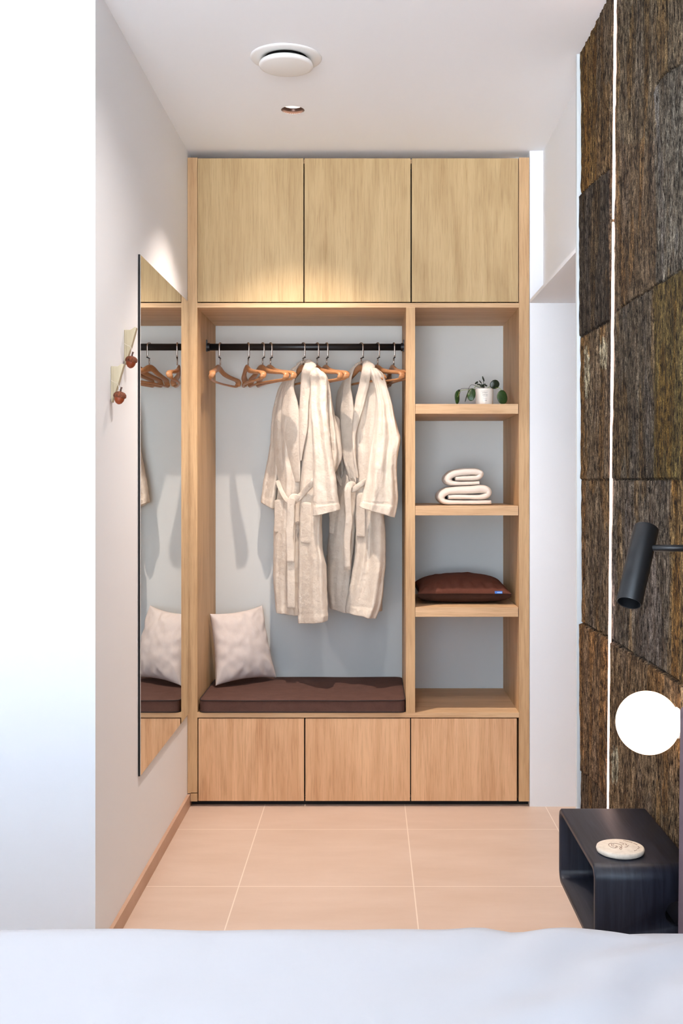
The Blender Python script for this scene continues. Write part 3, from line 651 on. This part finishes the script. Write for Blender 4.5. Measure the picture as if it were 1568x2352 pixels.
# ------------------------------------------------------------------ pillows and cushions
def pillow(c, T, seed=0, N=56, pinch=0.07, wr=0.004, expo=0.42, cut=None):
    """c: four world corners TL,TR,BR,BL; T: half thickness"""
    TL, TR, BR, BL = [np.array(q, float) for q in c]
    nrm = np.cross(TR-TL, BL-TL); nrm /= np.linalg.norm(nrm)
    us = np.sin(np.linspace(-PI/2, PI/2, N)); V, F = [], []
    def P(u, v, s):
        uu = u*(1-pinch*(1-v*v)); vv = v*(1-pinch*(1-u*u))
        a, b = (uu+1)/2, (vv+1)/2
        q = (TL*(1-a)+TR*a)*(1-b)+(BL*(1-a)+BR*a)*b
        h = T*(max(0, (1-u*u))*max(0, (1-v*v)))**expo
        e = (1-max(abs(u), abs(v)))
        w_ = fbm(u*2.2+seed, v*2.2, s*3, 3)*wr*min(1, e*6)
        rad = math.sin(math.atan2(v, u)*14+seed)*wr*0.6*math.exp(-((e-0.12)/0.12)**2)
        return q+nrm*s*(h+w_+rad)
    for s in (1, -1):
        for i in range(N):
            for j in range(N): V.append(P(us[i], us[j], s))
    for s in range(2):
        for i in range(N-1):
            for j in range(N-1):
                b = s*N*N; F.append([b+i*N+j, b+(i+1)*N+j, b+(i+1)*N+j+1, b+i*N+j+1])
    V, F = np.array(V), F
    return V, F
def put_weld(name, V, F, m, parent=None, **k):
    o = put(name, V, F, m, parent, **k)
    bm = bmesh.new(); bm.from_mesh(o.data); bmesh.ops.remove_doubles(bm, verts=bm.verts, dist=0.0004); bmesh.ops.recalc_face_normals(bm, faces=bm.faces); bm.to_mesh(o.data); bm.free()
    return o
pc = [at(482, 1410, 4.88), at(602, 1390, 5.03), at(634, 1556, 4.99), at(495, 1575, 4.80)]
V, F = pillow(pc, 0.068, 4, wr=0.0065, pinch=0.085)
ymax = 0.540; V[:, 1] = np.minimum(V[:, 1], ymax); V[:, 0] = np.maximum(V[:, 0], xb+0.003); V[:, 2] = np.maximum(V[:, 2], 0.4585)
o = put_weld('throw_pillow', V, F, M_linen, smooth=True)
tag(o, 'square pale beige linen pillow leaning in the left corner of the bench', 'pillow')
# bench cushion
bc = thing('bench_cushion', 'long dark brown box cushion with piping lying on the oak bench', 'cushion', (-0.29, 0.27, zbt))
def bench():
    x0, x1, y0, y1, z0, z1 = fx(456.5)+0.001, fx(931)-0.001, -0.004, 0.535, zbt+0.001, fz(1607)
    nx, ny = 120, 60; V, F = [], []
    def pt(u, v, s):
        x = x0+(x1-x0)*u; y = y0+(y1-y0)*v
        e = min(u*(x1-x0), (1-u)*(x1-x0), v*(y1-y0), (1-v)*(y1-y0))
        # rounded plan corners
        cr = 0.03; dx = max(0, cr-min(u, 1-u)*(x1-x0)); dy = max(0, cr-min(v, 1-v)*(y1-y0))
        if dx > 0 and dy > 0:
            l = math.hypot(dx, dy); 
            if l > cr: x += math.copysign(dx*(1-cr/l), 0.5-u); y += math.copysign(dy*(1-cr/l), 0.5-v)
        if s: z = z1-0.004*math.exp(-e/0.01)+0.003*(1-math.exp(-e/0.05))+0.003*fbm(x*3, y*4, 1, 2)*min(1, e*10)+0.0015*mnoise.noise((x*5, 0, 0))
        else: z = z0
        return (x, y, z)
    for s in (1, 0):
        for i in range(nx+1):
            for j in range(ny+1): V.append(pt(i/nx, j/ny, s))
    K = (nx+1)*(ny+1); idx = lambda s, i, j: s*K+i*(ny+1)+j
    for s in (0, 1):
        for i in range(nx):
            for j in range(ny): F.append([idx(s, i, j), idx(s, i+1, j), idx(s, i+1, j+1), idx(s, i, j+1)])
    per = [(i, 0) for i in range(nx)]+[(nx, j) for j in range(ny)]+[(i, ny) for i in range(nx, 0, -1)]+[(0, j) for j in range(ny, 0, -1)]
    for k in range(len(per)):
        a, b = per[k], per[(k+1) % len(per)]; F.append([idx(0, *a), idx(0, *b), idx(1, *b), idx(1, *a)])
    put('cushion_cover', V, F, M_brown, bc)
    for s, dz in ((0, -0.0005), (1, 0.003)):
        path = [np.array(V[idx(s, *p)])+np.array([0, 0, dz]) for p in per][::2]
        put('piping', *sweep(path, 0.0028, 0.0028, side=(0, 0, 1), n=8, closed=True), M_piping, bc, smooth=True)
bench()
# brown cushion on the shelf
sz_ = SHELF[2]
def shelf_cushion():
    t = thing('shelf_cushion', 'plump rust-brown cushion lying flat on the lowest oak shelf', 'cushion', (0.43, 0.27, sz_))
    zc = 0.906-0.002
    x0, x1, y0, y1 = at(959, 0, 4.65)[0], at(1174, 0, 4.65)[0], 0.085, 0.47
    N = 60; us = np.sin(np.linspace(-PI/2, PI/2, N))
    def surf(s):
        V = []
        for u in us:
            for v in us:
                uu = u*(1-0.06*(1-v*v)); vv = v*(1-0.08*(1-u*u))
                x = (x0+x1)/2+(x1-x0)/2*uu; y = (y0+y1)/2+(y1-y0)/2*vv
                q = max(0, 1-u*u)*max(0, 1-v*v)
                e = 1-max(abs(u), abs(v))
                if s > 0: z = zc+0.006*(v)+0.068*q**0.40+0.004*fbm(u*3, v*3, 4, 3)*min(1, e*5)+0.005*math.sin(u*26+2*v)*math.exp(-((1+v-0.12)/0.16)**2)*min(1, e*12)
                else: z = zc+0.006*v-0.051*q**0.20
                V.append((x, y, max(z, sz_+0.001)))
        F = [[i*N+j, (i+1)*N+j, (i+1)*N+j+1, i*N+j+1] for i in range(N-1) for j in range(N-1)]
        return V, F
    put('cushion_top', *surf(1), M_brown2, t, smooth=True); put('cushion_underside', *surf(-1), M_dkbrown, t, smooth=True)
    per = []
    V, F = surf(1)
    ring = [(i, 0) for i in range(N-1)]+[(N-1, j) for j in range(N-1)]+[(i, N-1) for i in range(N-1, 0, -1)]+[(0, j) for j in range(N-1, 0, -1)]
    put('piping', *sweep([V[i*N+j] for i, j in ring if True][::2], 0.002, 0.002, side=(0, 0, 1), n=6, closed=True), M_dkbrown, t, smooth=True)
    yy = y0+0.012
    g = box('brand_tag', (at(1136, 0, 4.65)[0], at(1153, 0, 4.65)[0], yy-0.012, yy+0.006, zc-0.0035, zc+0.0065), M_blue, t)
    g['label'] = 'small blue woven tag'
    box('tag_stripe', (at(1141, 0, 4.65)[0], at(1152, 0, 4.65)[0], yy-0.0125, yy-0.0118, zc-0.001, zc+0.003), M_tagw, g)
shelf_cushion()

# ------------------------------------------------------------------ towels
def towel(path, hts, y0, y1, seed):
    dref = 4.64
    P2 = catmull([[at(px, py, dref)[0], at(px, py, dref)[2], h] for (px, py), h in zip(path, hts)], 110)
    yc, hy = (y0+y1)/2, (y1-y0)/2
    V, F = [], []; n = 40
    for i in range(len(P2)):
        T = P2[min(i+1, 109), :2]-P2[max(i-1, 0), :2]; T /= np.linalg.norm(T)+1e-9; Nn = np.array([-T[1], T[0]])
        for k in range(n):
            t = 2*PI*k/n; c, s = math.cos(t), math.sin(t); c = math.copysign(abs(c)**0.28, c); s = math.copysign(abs(s)**0.75, s)
            q = P2[i, :2]+Nn*P2[i, 2]*s*(1+0.10*mnoise.noise((i*0.15, s*2, seed)))
            V.append((q[0]+0.0008*mnoise.noise((i*0.4, k*0.7, seed)), yc+hy*c+0.003*mnoise.noise((i*0.2, c, seed+4)), q[1]))
    m = len(P2)
    for i in range(m-1):
        for k in range(n):
            l = (k+1) % n; F.append([i*n+k, i*n+l, (i+1)*n+l, (i+1)*n+k])
    F.append(list(range(n))); F.append([(m-1)*n+k for k in range(n)])
    return V, F
k_ = 4.64/FPX
V, F = towel([(1030, 1144), (1050, 1143.5), (1080, 1144), (1104, 1144), (1119, 1139), (1121, 1130), (1108, 1126), (1080, 1127.5), (1050, 1129), (1030, 1131), (1017, 1138), (1015, 1148), (1026, 1155.5), (1060, 1156.5), (1100, 1156.5), (1128, 1156)],
             [k_*v for v in (5.5, 6, 6, 6.5, 8, 9.5, 10, 9.8, 9.5, 9, 8.5, 8, 6.5, 6, 6, 5.5)], 0.08, 0.33, 1)
V = np.array(V); V[:, 2] += (SHELF[1]+0.0005)-V[:, 2].min()
o = put('folded_towel', V, F, M_towel, smooth=True); zt = V[:, 2].max()
tag(o, 'larger rolled cream towel lying directly on the middle oak shelf', 'towel', 'folded towels on the middle shelf')
V, F = towel([(1047, 1107.5), (1060, 1107), (1082, 1106.5), (1096, 1105.5), (1104, 1101), (1104, 1095), (1092, 1091.5), (1070, 1092), (1048, 1095), (1034, 1102), (1030, 1111), (1038, 1117.5), (1056, 1119), (1080, 1118.5), (1102, 1117.5)],
             [k_*v for v in (5, 6, 6.3, 6.8, 7.5, 8, 8.3, 8.5, 8.5, 8.5, 8.5, 6.5, 5, 5, 4.5)], 0.10, 0.31, 2)
V = np.array(V); V[:, 2] += (zt-0.0045)-V[:, 2].min()
o = put('folded_towel', V, F, M_towel, smooth=True)
tag(o, 'smaller rolled cream towel lying on top of the larger towel', 'towel', 'folded towels on the middle shelf')

# ------------------------------------------------------------------ potted plant
def plant():
    dp = 4.64; bx = at(1112, 928, dp)[0]; yp = CAMY+dp; zb = SHELF[0]
    t = thing('potted_plant', 'small trailing green plant with round leaves in a white pot on the top shelf', 'plant', (bx, yp, zb))
    r = 0.0375; h = 0.071
    pot = put('pot', *lathe([(0.0, 0.001), (r*0.96, 0.001), (r, 0.004), (r*1.0, h*0.5), (r*1.02, h-0.002), (r*0.99, h), (r*0.92, h-0.002), (r*0.9, h-0.01), (0.0, h-0.0102)], (bx, yp, zb), n=48), M_pot, t, smooth=True)
    put('soil', *lathe([(0.0, h-0.009), (r*0.89, h-0.0085), (r*0.89, h-0.0095), (0, h-0.0098)], (bx, yp, zb), n=24), M_soil, t)
    # faint printed lines on the pot front
    parts = []
    for (py, a, b, hh) in ((896, -9, 6, 1.2), (900, -7, 5, 1.8), (905, -6, 6, 1.8), (909.5, -4, 5, 1.0), (914, -4, 4, 0.9), (918, -1.5, 2, 2.0)):
        zz = zb+h*(928-py)/39.0
        k = a
        while k < b:
            w = random.uniform(0.7, 1.6); x = bx+k/528.0; x2 = x+w/528.0
            yy = yp-math.sqrt(max(0, (r*1.012)**2-(x-bx)**2))-0.0012
            hz = hh/528.0*random.uniform(0.5, 1.1)/2
            parts.append(boxes([(x, x2, yy, yy+0.0018, zz-hz, zz+hz)])); k += w+random.uniform(0.35, 0.9)
    g = put('printed_lettering', *merge(parts), M_print, pot)
    def leafdisc(cp, R1, R2, rot, tilt_x, tilt_z, m_):
        """oval dished leaf"""
        V, F = [], []; n = 28; rings = 6
        Mx = Matrix.Rotation(math.radians(tilt_z), 3, 'Z') @ Matrix.Rotation(math.radians(tilt_x), 3, 'X') @ Matrix.Rotation(math.radians(rot), 3, 'Y')
        for s in (0, 1):
            V.append(Mx @ Vector((0, s*0.0009, 0)))
            for i in range(1, rings+1):
                rr = i/rings
                for k in range(n):
                    a = 2*PI*k/n; dish = 0.0035*rr*rr+0.0010*math.sin(3*a)*rr
                    V.append(Mx @ Vector((R1*rr*math.cos(a), dish+s*0.0009*(1-rr*0.6), R2*rr*math.sin(a)*(1+0.06*math.cos(a)))))
            b = s*(1+rings*n)
            for k in range(n): F.append([b, b+1+k, b+1+(k+1) % n])
            for i in range(rings-1):
                for k in range(n):
                    l = (k+1) % n; F.append([b+1+i*n+k, b+1+i*n+l, b+1+(i+1)*n+l, b+1+(i+1)*n+k])
        b0, b1 = 1+(rings-1)*n, (1+rings*n)+1+(rings-1)*n
        for k in range(n):
            l = (k+1) % n; F.append([b0+k, b0+l, b1+l, b1+k])
        V = [np.array(v)+cp for v in V]
        return put('leaf', V, F, m_, t, smooth=True)
    q = dp/FPX
    base_ = np.array([bx, yp, zb+h-0.008])
    spec = [  # px, py, d, R1px, R2px, rot, tiltx, tiltz, mat, stem mid (px,py)
        (1050.5, 912, 4.64, 6.8, 16, 8, -8, 30, M_leaf, (1062, 896)), (1052, 903, 4.66, 5, 9, 22, 10, 20, M_leafd, (1064, 892)),
        (1082, 906, 4.60, 9.5, 15, 6, -12, -10, M_leaf, (1094, 886)), (1136, 883, 4.62, 11.5, 10.3, -25, 6, 10, M_leafd, (1124, 888)),
        (1153.5, 912, 4.60, 12.2, 16.5, -4, -6, 12, M_leaf, (1146, 891)), (1071, 912, 4.63, 1.3, 12, 17, 0, 0, M_leafd, (1082, 884)),
        (1094, 879, 4.63, 2.2, 4.6, 52, 0, 0, M_leafd, (1100, 884)), (1103, 877, 4.63, 1.3, 4.2, -38, 0, 0, M_leafd, (1106, 882)), (1110, 870, 4.64, 1.9, 6.5, -18, 0, 10, M_leafd, (1110, 880)),
        (1099, 883.5, 4.62, 4.2, 1.6, 0, 20, 0, M_leafd, (1104, 885)), (1116, 886, 4.62, 3.2, 1.8, 20, 20, 0, M_leafd, (1112, 887)), (1107, 886, 4.62, 5, 3, 10, 20, 0, M_leafd, (1108, 888)), (1112.5, 883, 4.61, 3, 1.2, -10, 20, 0, M_leafd, (1110, 886))]
    for (px, py, d, a, b, rot, tx, tz, m_, mid) in spec:
        cp = at(px, py, d)
        if cp[2]-b*q < zb+0.002 and d > 4.60: cp[2] = zb+b*q+0.0015
        lf = leafdisc(cp, a*q, b*q, rot, tx, tz, m_)
        md = at(mid[0], mid[1], (d+4.64)/2)
        g_ = tube([base_, md, cp+np.array([0, 0.001, 0])], 0.0009, 6, 14)
        put('stem', g_[0], g_[1], M_stem if a > 5 else M_leafd, t, smooth=True)
plant()

# ------------------------------------------------------------------ wall pegs and acorns
def peg(pxw, pyt, pyb, label, alabel, acx, acy):
    d = 0.777*FPX/(CX-pxw); y = CAMY+d
    zt_, zb_ = CAMZ-(pyt-CY)/FPX*d, CAMZ-(pyb-CY)/FPX*d; q = d/FPX
    prof = [(0, 0), (0, zt_-zb_), (0.0195, zt_-zb_), (0.034, zt_-zb_+0.009), (0.0385, zt_-zb_+0.007), (0.022, 0.055), (0.0205, 0.052), (0.0035, -0.001)]
    V, F = [], []
    for yy in (y, y+0.022):
        for (a, b) in prof: V.append((XL+0.0005+a, yy, zb_+b))
    n = len(prof); F = [list(range(n)), [n+i for i in range(n)][::-1]]+[[i, (i+1) % n, n+(i+1) % n, n+i] for i in range(n)]
    o = put('wall_peg', V, F, M_pale, loc=(XL, y, zb_), bev=0.0008); tag(o, label, 'coat hook', 'wooden pegs on the left wall')
    # acorn
    c = at(acx, acy, d-0.006); ax = Vector((0.16, 0, 1)).normalized()
    a = thing('acorn_ornament', alabel, 'ornament', tuple(c), 'acorns hanging from the pegs')
    put('nut', *lathe([(0.0, -0.021), (0.003, -0.0205), (0.009, -0.017), (0.0135, -0.010), (0.0158, 0.0), (0.0155, 0.004), (0.0, 0.005)], c, ax, 32), M_nut, a, smooth=True)
    put('cap', *lathe([(0.0155, -0.001), (0.0185, 0.0), (0.0196, 0.004), (0.0185, 0.010), (0.0135, 0.0155), (0.006, 0.018), (0.0, 0.0185)], c, ax, 32), M_cap, a, smooth=True)
    tp = c+np.array(ax)*0.018
    put('twig', *sweep([tp, tp+np.array(ax)*0.006, tp+np.array([0.0035, 0, 0.0135])], [0.0028, 0.0026, 0.0032], [0.0028, 0.0026, 0.0032], n=10), M_twig, a, smooth=True)
    hook = np.array([XL+0.021, y-0.001, zb_+0.054])
    V2 = merge([tube([hook+np.array([0.001, 0, 0]), (hook+tp)/2+np.array([0.001, 0, -0.004]), tp+np.array([0, 0, 0.002])], 0.0006, 6, 12), tube([hook+np.array([0, 0, 0.001]), hook+np.array([-0.012, -0.001, 0.006]), hook+np.array([-0.021, 0.0, 0.012])], 0.0005, 6, 8)])
    put('string', *V2, M_string, a, smooth=True)
peg(284.7, 757.5, 836, 'wooden wedge peg higher up, closer to the mirror', 'orange acorn ornament at the black mirror edge, hanging from the higher peg', 301, 831)
peg(254.2, 841.5, 923, 'wooden wedge peg lower down, farther left from the mirror', 'orange acorn ornament hanging from the lower peg farther left', 274.5, 913)

# ------------------------------------------------------------------ nightstand
def boolean_cut(o, cutter):
    m = o.modifiers.new('cut', 'BOOLEAN'); m.object = cutter; m.operation = 'DIFFERENCE'; m.solver = 'EXACT'
    dg = bpy.context.evaluated_depsgraph_get(); ev = o.evaluated_get(dg)
    me = bpy.data.meshes.new_from_object(ev); o.modifiers.clear(); o.data = me
    bpy.data.objects.remove(cutter, do_unlink=True)
def nightstand():
    y0, y1, z0, z1, x0, x1 = CAMY+2.245, CAMY+2.674, 0.392, 0.578, 0.474, 0.6835
    t = thing('nightstand', 'black-stained wooden box nightstand with rounded corners on the bark wall', 'nightstand', (x1, (y0+y1)/2, z0))
    def rrect(a0, a1, b0, b1, r, n=8):
        P = []
        for cx_, cy_, s in ((a1-r, b1-r, 0), (a0+r, b1-r, 1), (a0+r, b0+r, 2), (a1-r, b0+r, 3)):
            for i in range(n+1):
                a = (s+i/n)*PI/2; P.append((cx_+r*math.cos(a), cy_+r*math.sin(a)))
        return P
    th = 0.014; e = 0.003
    O = rrect(y0, y1, z0, z1, 0.030); O2 = rrect(y0+e, y1-e, z0+e, z1-e, 0.027); I = rrect(y0+th, y1-th, z0+th, z1-th, 0.018); I2 = rrect(y0+th-e, y1-th+e, z0+th-e, z1-th+e, 0.02)
    loops = [(x1, I), (x1, O), (x0+e, O), (x0, O2), (x0, I2), (x0+e, I)]
    n = len(O); V = []; F = []
    for x, lp in loops: V += [(x, a, b) for a, b in lp]
    for k in range(len(loops)):
        k2 = (k+1) % len(loops)
        for i in range(n):
            j = (i+1) % n; F.append([k*n+i, k*n+j, k2*n+j, k2*n+i])
    o = put('box_shell', V, F, M_night, t)
    cut = put('cutter', *lathe([(0.026, -0.03), (0.026, 0.03)], (0.648, y0, 0.480), (0, 1, 0), 40), M_night)
    bpy.context.view_layer.update()
    boolean_cut(o, cut)
    o.data.materials.clear(); o.data.materials.append(M_night)
    b = o.modifiers.new('bevel', 'BEVEL'); b.width = 0.001; b.limit_method = 'ANGLE'; b.angle_limit = math.radians(50)
    for p in o.data.polygons: p.use_smooth = abs(p.normal.x) < 0.3
    put('back_panel', *boxes([(x1-0.004, x1-0.001, y0+th, y1-th, z0+th, z1-th)]), M_night, t)
    put('bracket', *boxes([(x1, 0.705, y0+0.03, y1-0.03, z0+0.03, z1-0.03)]), M_black, t)
    return z1
NZ = nightstand()
def disc():
    d = 2.335; cx_ = (1424-CX)/FPX*d; cy_ = CAMY+d
    t = thing('stone_disc', 'pale round engraved plaster disc lying on the black nightstand', 'coaster', (cx_, cy_, NZ))
    put('slab', *lathe([(0.0, 0.0005), (0.046, 0.0005), (0.0505, 0.003), (0.052, 0.008), (0.0508, 0.0125), (0.048, 0.0135), (0.0, 0.0137)], (cx_, cy_, NZ), n=64), M_stone, t, smooth=True)
    zt_ = NZ+0.0139
    def P(px, py):   # disc-plane point
        dd = (CAMZ-zt_)*FPX/(py-CY); return np.array([(px-CX)/FPX*dd, CAMY+dd, zt_])
    def Z(x, y): return P(1360+x/12.06, 1920+y/12.06)
    strokes = [[(480, 290), (450, 250), (470, 215), (560, 205), (700, 215), (790, 250), (820, 300)],
               [(480, 290), (540, 320), (640, 330), (690, 300), (640, 270)], [(600, 290), (540, 270), (525, 235), (570, 225), (600, 250)],
               [(750, 290), (800, 320), (810, 360), (780, 370), (760, 340), (820, 300)], [(750, 185), (800, 190), (860, 210), (850, 235), (800, 235)],
               [(910, 215), (945, 240), (930, 255)], [(900, 310), (960, 300), (980, 270), (1015, 265)], [(630, 320), (670, 290), (700, 300)]]
    parts = [sweep(catmull([Z(*p) for p in s], 24), 0.00055, 0.0003, side=(1, 0, 0.01), n=6) for s in strokes]
    put('engraved_emblem', *merge(parts), M_engr, t)
    parts = []
    random.seed(3)
    for (x, y, w, h) in [(870, 125, 22, 22), (900, 128, 22, 22), (930, 138, 20, 20), (958, 145, 18, 20), (985, 152, 18, 20), (1012, 160, 18, 20), (1040, 168, 18, 18), (1068, 176, 18, 18), (1095, 184, 18, 18),
                         (1150, 203, 22, 18), (1180, 215, 20, 18), (1208, 230, 20, 20), (1235, 245, 20, 20), (1275, 295, 34, 26), (1290, 325, 34, 26), (1262, 355, 34, 22), (1222, 390, 30, 18), (1190, 405, 30, 18), (1165, 412, 22, 16)]:
        a = Z(x-w/2*0.8, y+h*0.3); b = Z(x, y-h*0.4); c = Z(x+w/2*0.8, y+h*0.3)
        parts.append(sweep([a, b, c], 0.00045, 0.0003, side=(1, 0, 0.01), n=6))
    put('engraved_lettering', *merge(parts), M_engr, t)
disc()

# ------------------------------------------------------------------ globe wall lamp
gl = thing('globe_wall_lamp', 'glowing white glass globe lamp on the bark wall above the nightstand', 'wall lamp', (0.69, CAMY+2.40, 0.847))
gc = (0.625, CAMY+2.40, 0.847)
prof = [(0.0, -0.0705)]+[(0.0705*math.sin(a), -0.0705*math.cos(a)) for a in np.linspace(0.12, 2.52, 26)]+[(0.036, 0.058), (0.034, 0.064), (0.0, 0.064)]
put('glass_globe', *lathe(prof, gc, (1, 0, 0), 56), M_globe, gl, smooth=True)
put('wall_mount', *lathe([(0.0, 0.060), (0.033, 0.061), (0.035, 0.066), (0.035, 0.082), (0.0, 0.082)], gc, (1, 0, 0), 40), M_white, gl, smooth=True)

# ------------------------------------------------------------------ reading lamp
def reading():
    d = 2.10; c = at(1463, 1301, d)
    top = at(1484, 1212, d+0.035); bot = at(1444, 1386, d-0.042)
    ax = Vector(tuple(bot-top)).normalized(); Ln = float(np.linalg.norm(bot-top)); R = 0.0248
    t = thing('reading_lamp', 'black cylinder reading lamp on a thin arm from the bark wall', 'wall lamp', (0.69, CAMY+d, 1.26))
    put('lamp_head', *lathe([(0.0, 0.0), (R-0.002, 0.0), (R, 0.002), (R, Ln-0.001), (R-0.0008, Ln), (R-0.0025, Ln-0.001), (R-0.003, Ln-0.03), (0.0, Ln-0.03)], top, ax, 48), M_black, t, smooth=True).modifiers.new('e', 'EDGE_SPLIT').split_angle = math.radians(40)
    ja = at(1497, 1259, d); jb = np.array([0.685, ja[1], ja[2]])
    cen = top+(bot-top)*0.27
    put('arm', *sweep([cen+np.array([0.015, 0.006, 0]), ja, jb], 0.0068, 0.0068, n=18), M_black, t, smooth=True)
    put('wall_plate', *lathe([(0.0, 0.0), (0.03, 0.0), (0.03, 0.012), (0.0, 0.012)], (0.678, ja[1], ja[2]), (1, 0, 0), 36), M_black, t)
reading()

# ------------------------------------------------------------------ bed
bd = thing('bed', 'bed with smooth white duvet and grey headboard in the foreground', 'bed', (-0.75, -3.6, 0))
BY1, BY0, BX0, BX1, BZ = CAMY+1.868, CAMY+0.05, -1.75, 0.627, 0.602
box('bed_base', (BX0+0.05, 0.60, BY0+0.05, BY1-0.05, 0.02, 0.30), M_grey, bd, bev=0.01)
box('mattress', (BX0+0.04, 0.60, BY0+0.04, BY1-0.035, 0.301, 0.53), M_duvet, bd, bev=0.03)
V, F = boxes([(0.628, 0.672, BY0-0.15, CAMY+2.20, 0.02, 0.93)])
V = [(x+(0.009 if z > 0.5 and x < 0.65 else 0), y, z) for x, y, z in V]
put('headboard', V, F, M_grey, bd, bev=0.012)
def duvet():
    V, F = [], []
    us = list(np.linspace(0, 1, 130)); vs = list(np.linspace(0, 1, 110))
    Rr = 0.05; drop = 0.32
    def prof(s, lo, hi):   # arc-length style edge roll: returns (pos, z drop)
        L = hi-lo; edge = 0.12
        t = s*(1+2*edge)-edge
        if t < 0: return lo, (-t/edge)*drop
        if t > 1: return hi, ((t-1)/edge)*drop
        return lo+t*L, 0.0
    for u in us:
        for v in vs:
            x, dx = prof(u, BX0, BX1-0.004); y, dy = prof(v, BY0, BY1)
            ex = max(0, Rr-min(x-BX0, BX1-x)); ey = max(0, Rr-min(y-BY0, BY1-y))
            z = BZ-max(dx, dy)
            if dx == 0 and dy == 0:
                z -= (ex*ex+ey*ey)/(2*Rr)*0.35
            z += 0.006*fbm(x*2.1, y*2.5, 1, 3)*(1 if dx == 0 and dy == 0 else 0.3)
            if dx == 0 and dy == 0:
                w_ = math.exp(-((x-0.42)/0.25)**2)
                z += 0.0055*w_*1.5*math.sin((x*0.8-y*1.0)*34+3*mnoise.noise((x*4, y*4, 0)))
                z -= 0.030*max(0, (x-0.28)/0.35)**1.5*math.exp(-max(0, BY1-y)/0.25)
            y2 = y+(0.006*mnoise.noise((x*5, z*3, 3)) if dy > 0 or ey > 0 else 0)
            V.append((x, y2, z))
    nv = len(vs)
    for i in range(len(us)-1):
        for j in range(nv-1): F.append([i*nv+j, (i+1)*nv+j, (i+1)*nv+j+1, i*nv+j+1])
    o = put('duvet', V, F, M_duvet, bd, smooth=True)
    s = o.modifiers.new('thick', 'SOLIDIFY'); s.thickness = 0.012; s.offset = -1
duvet()
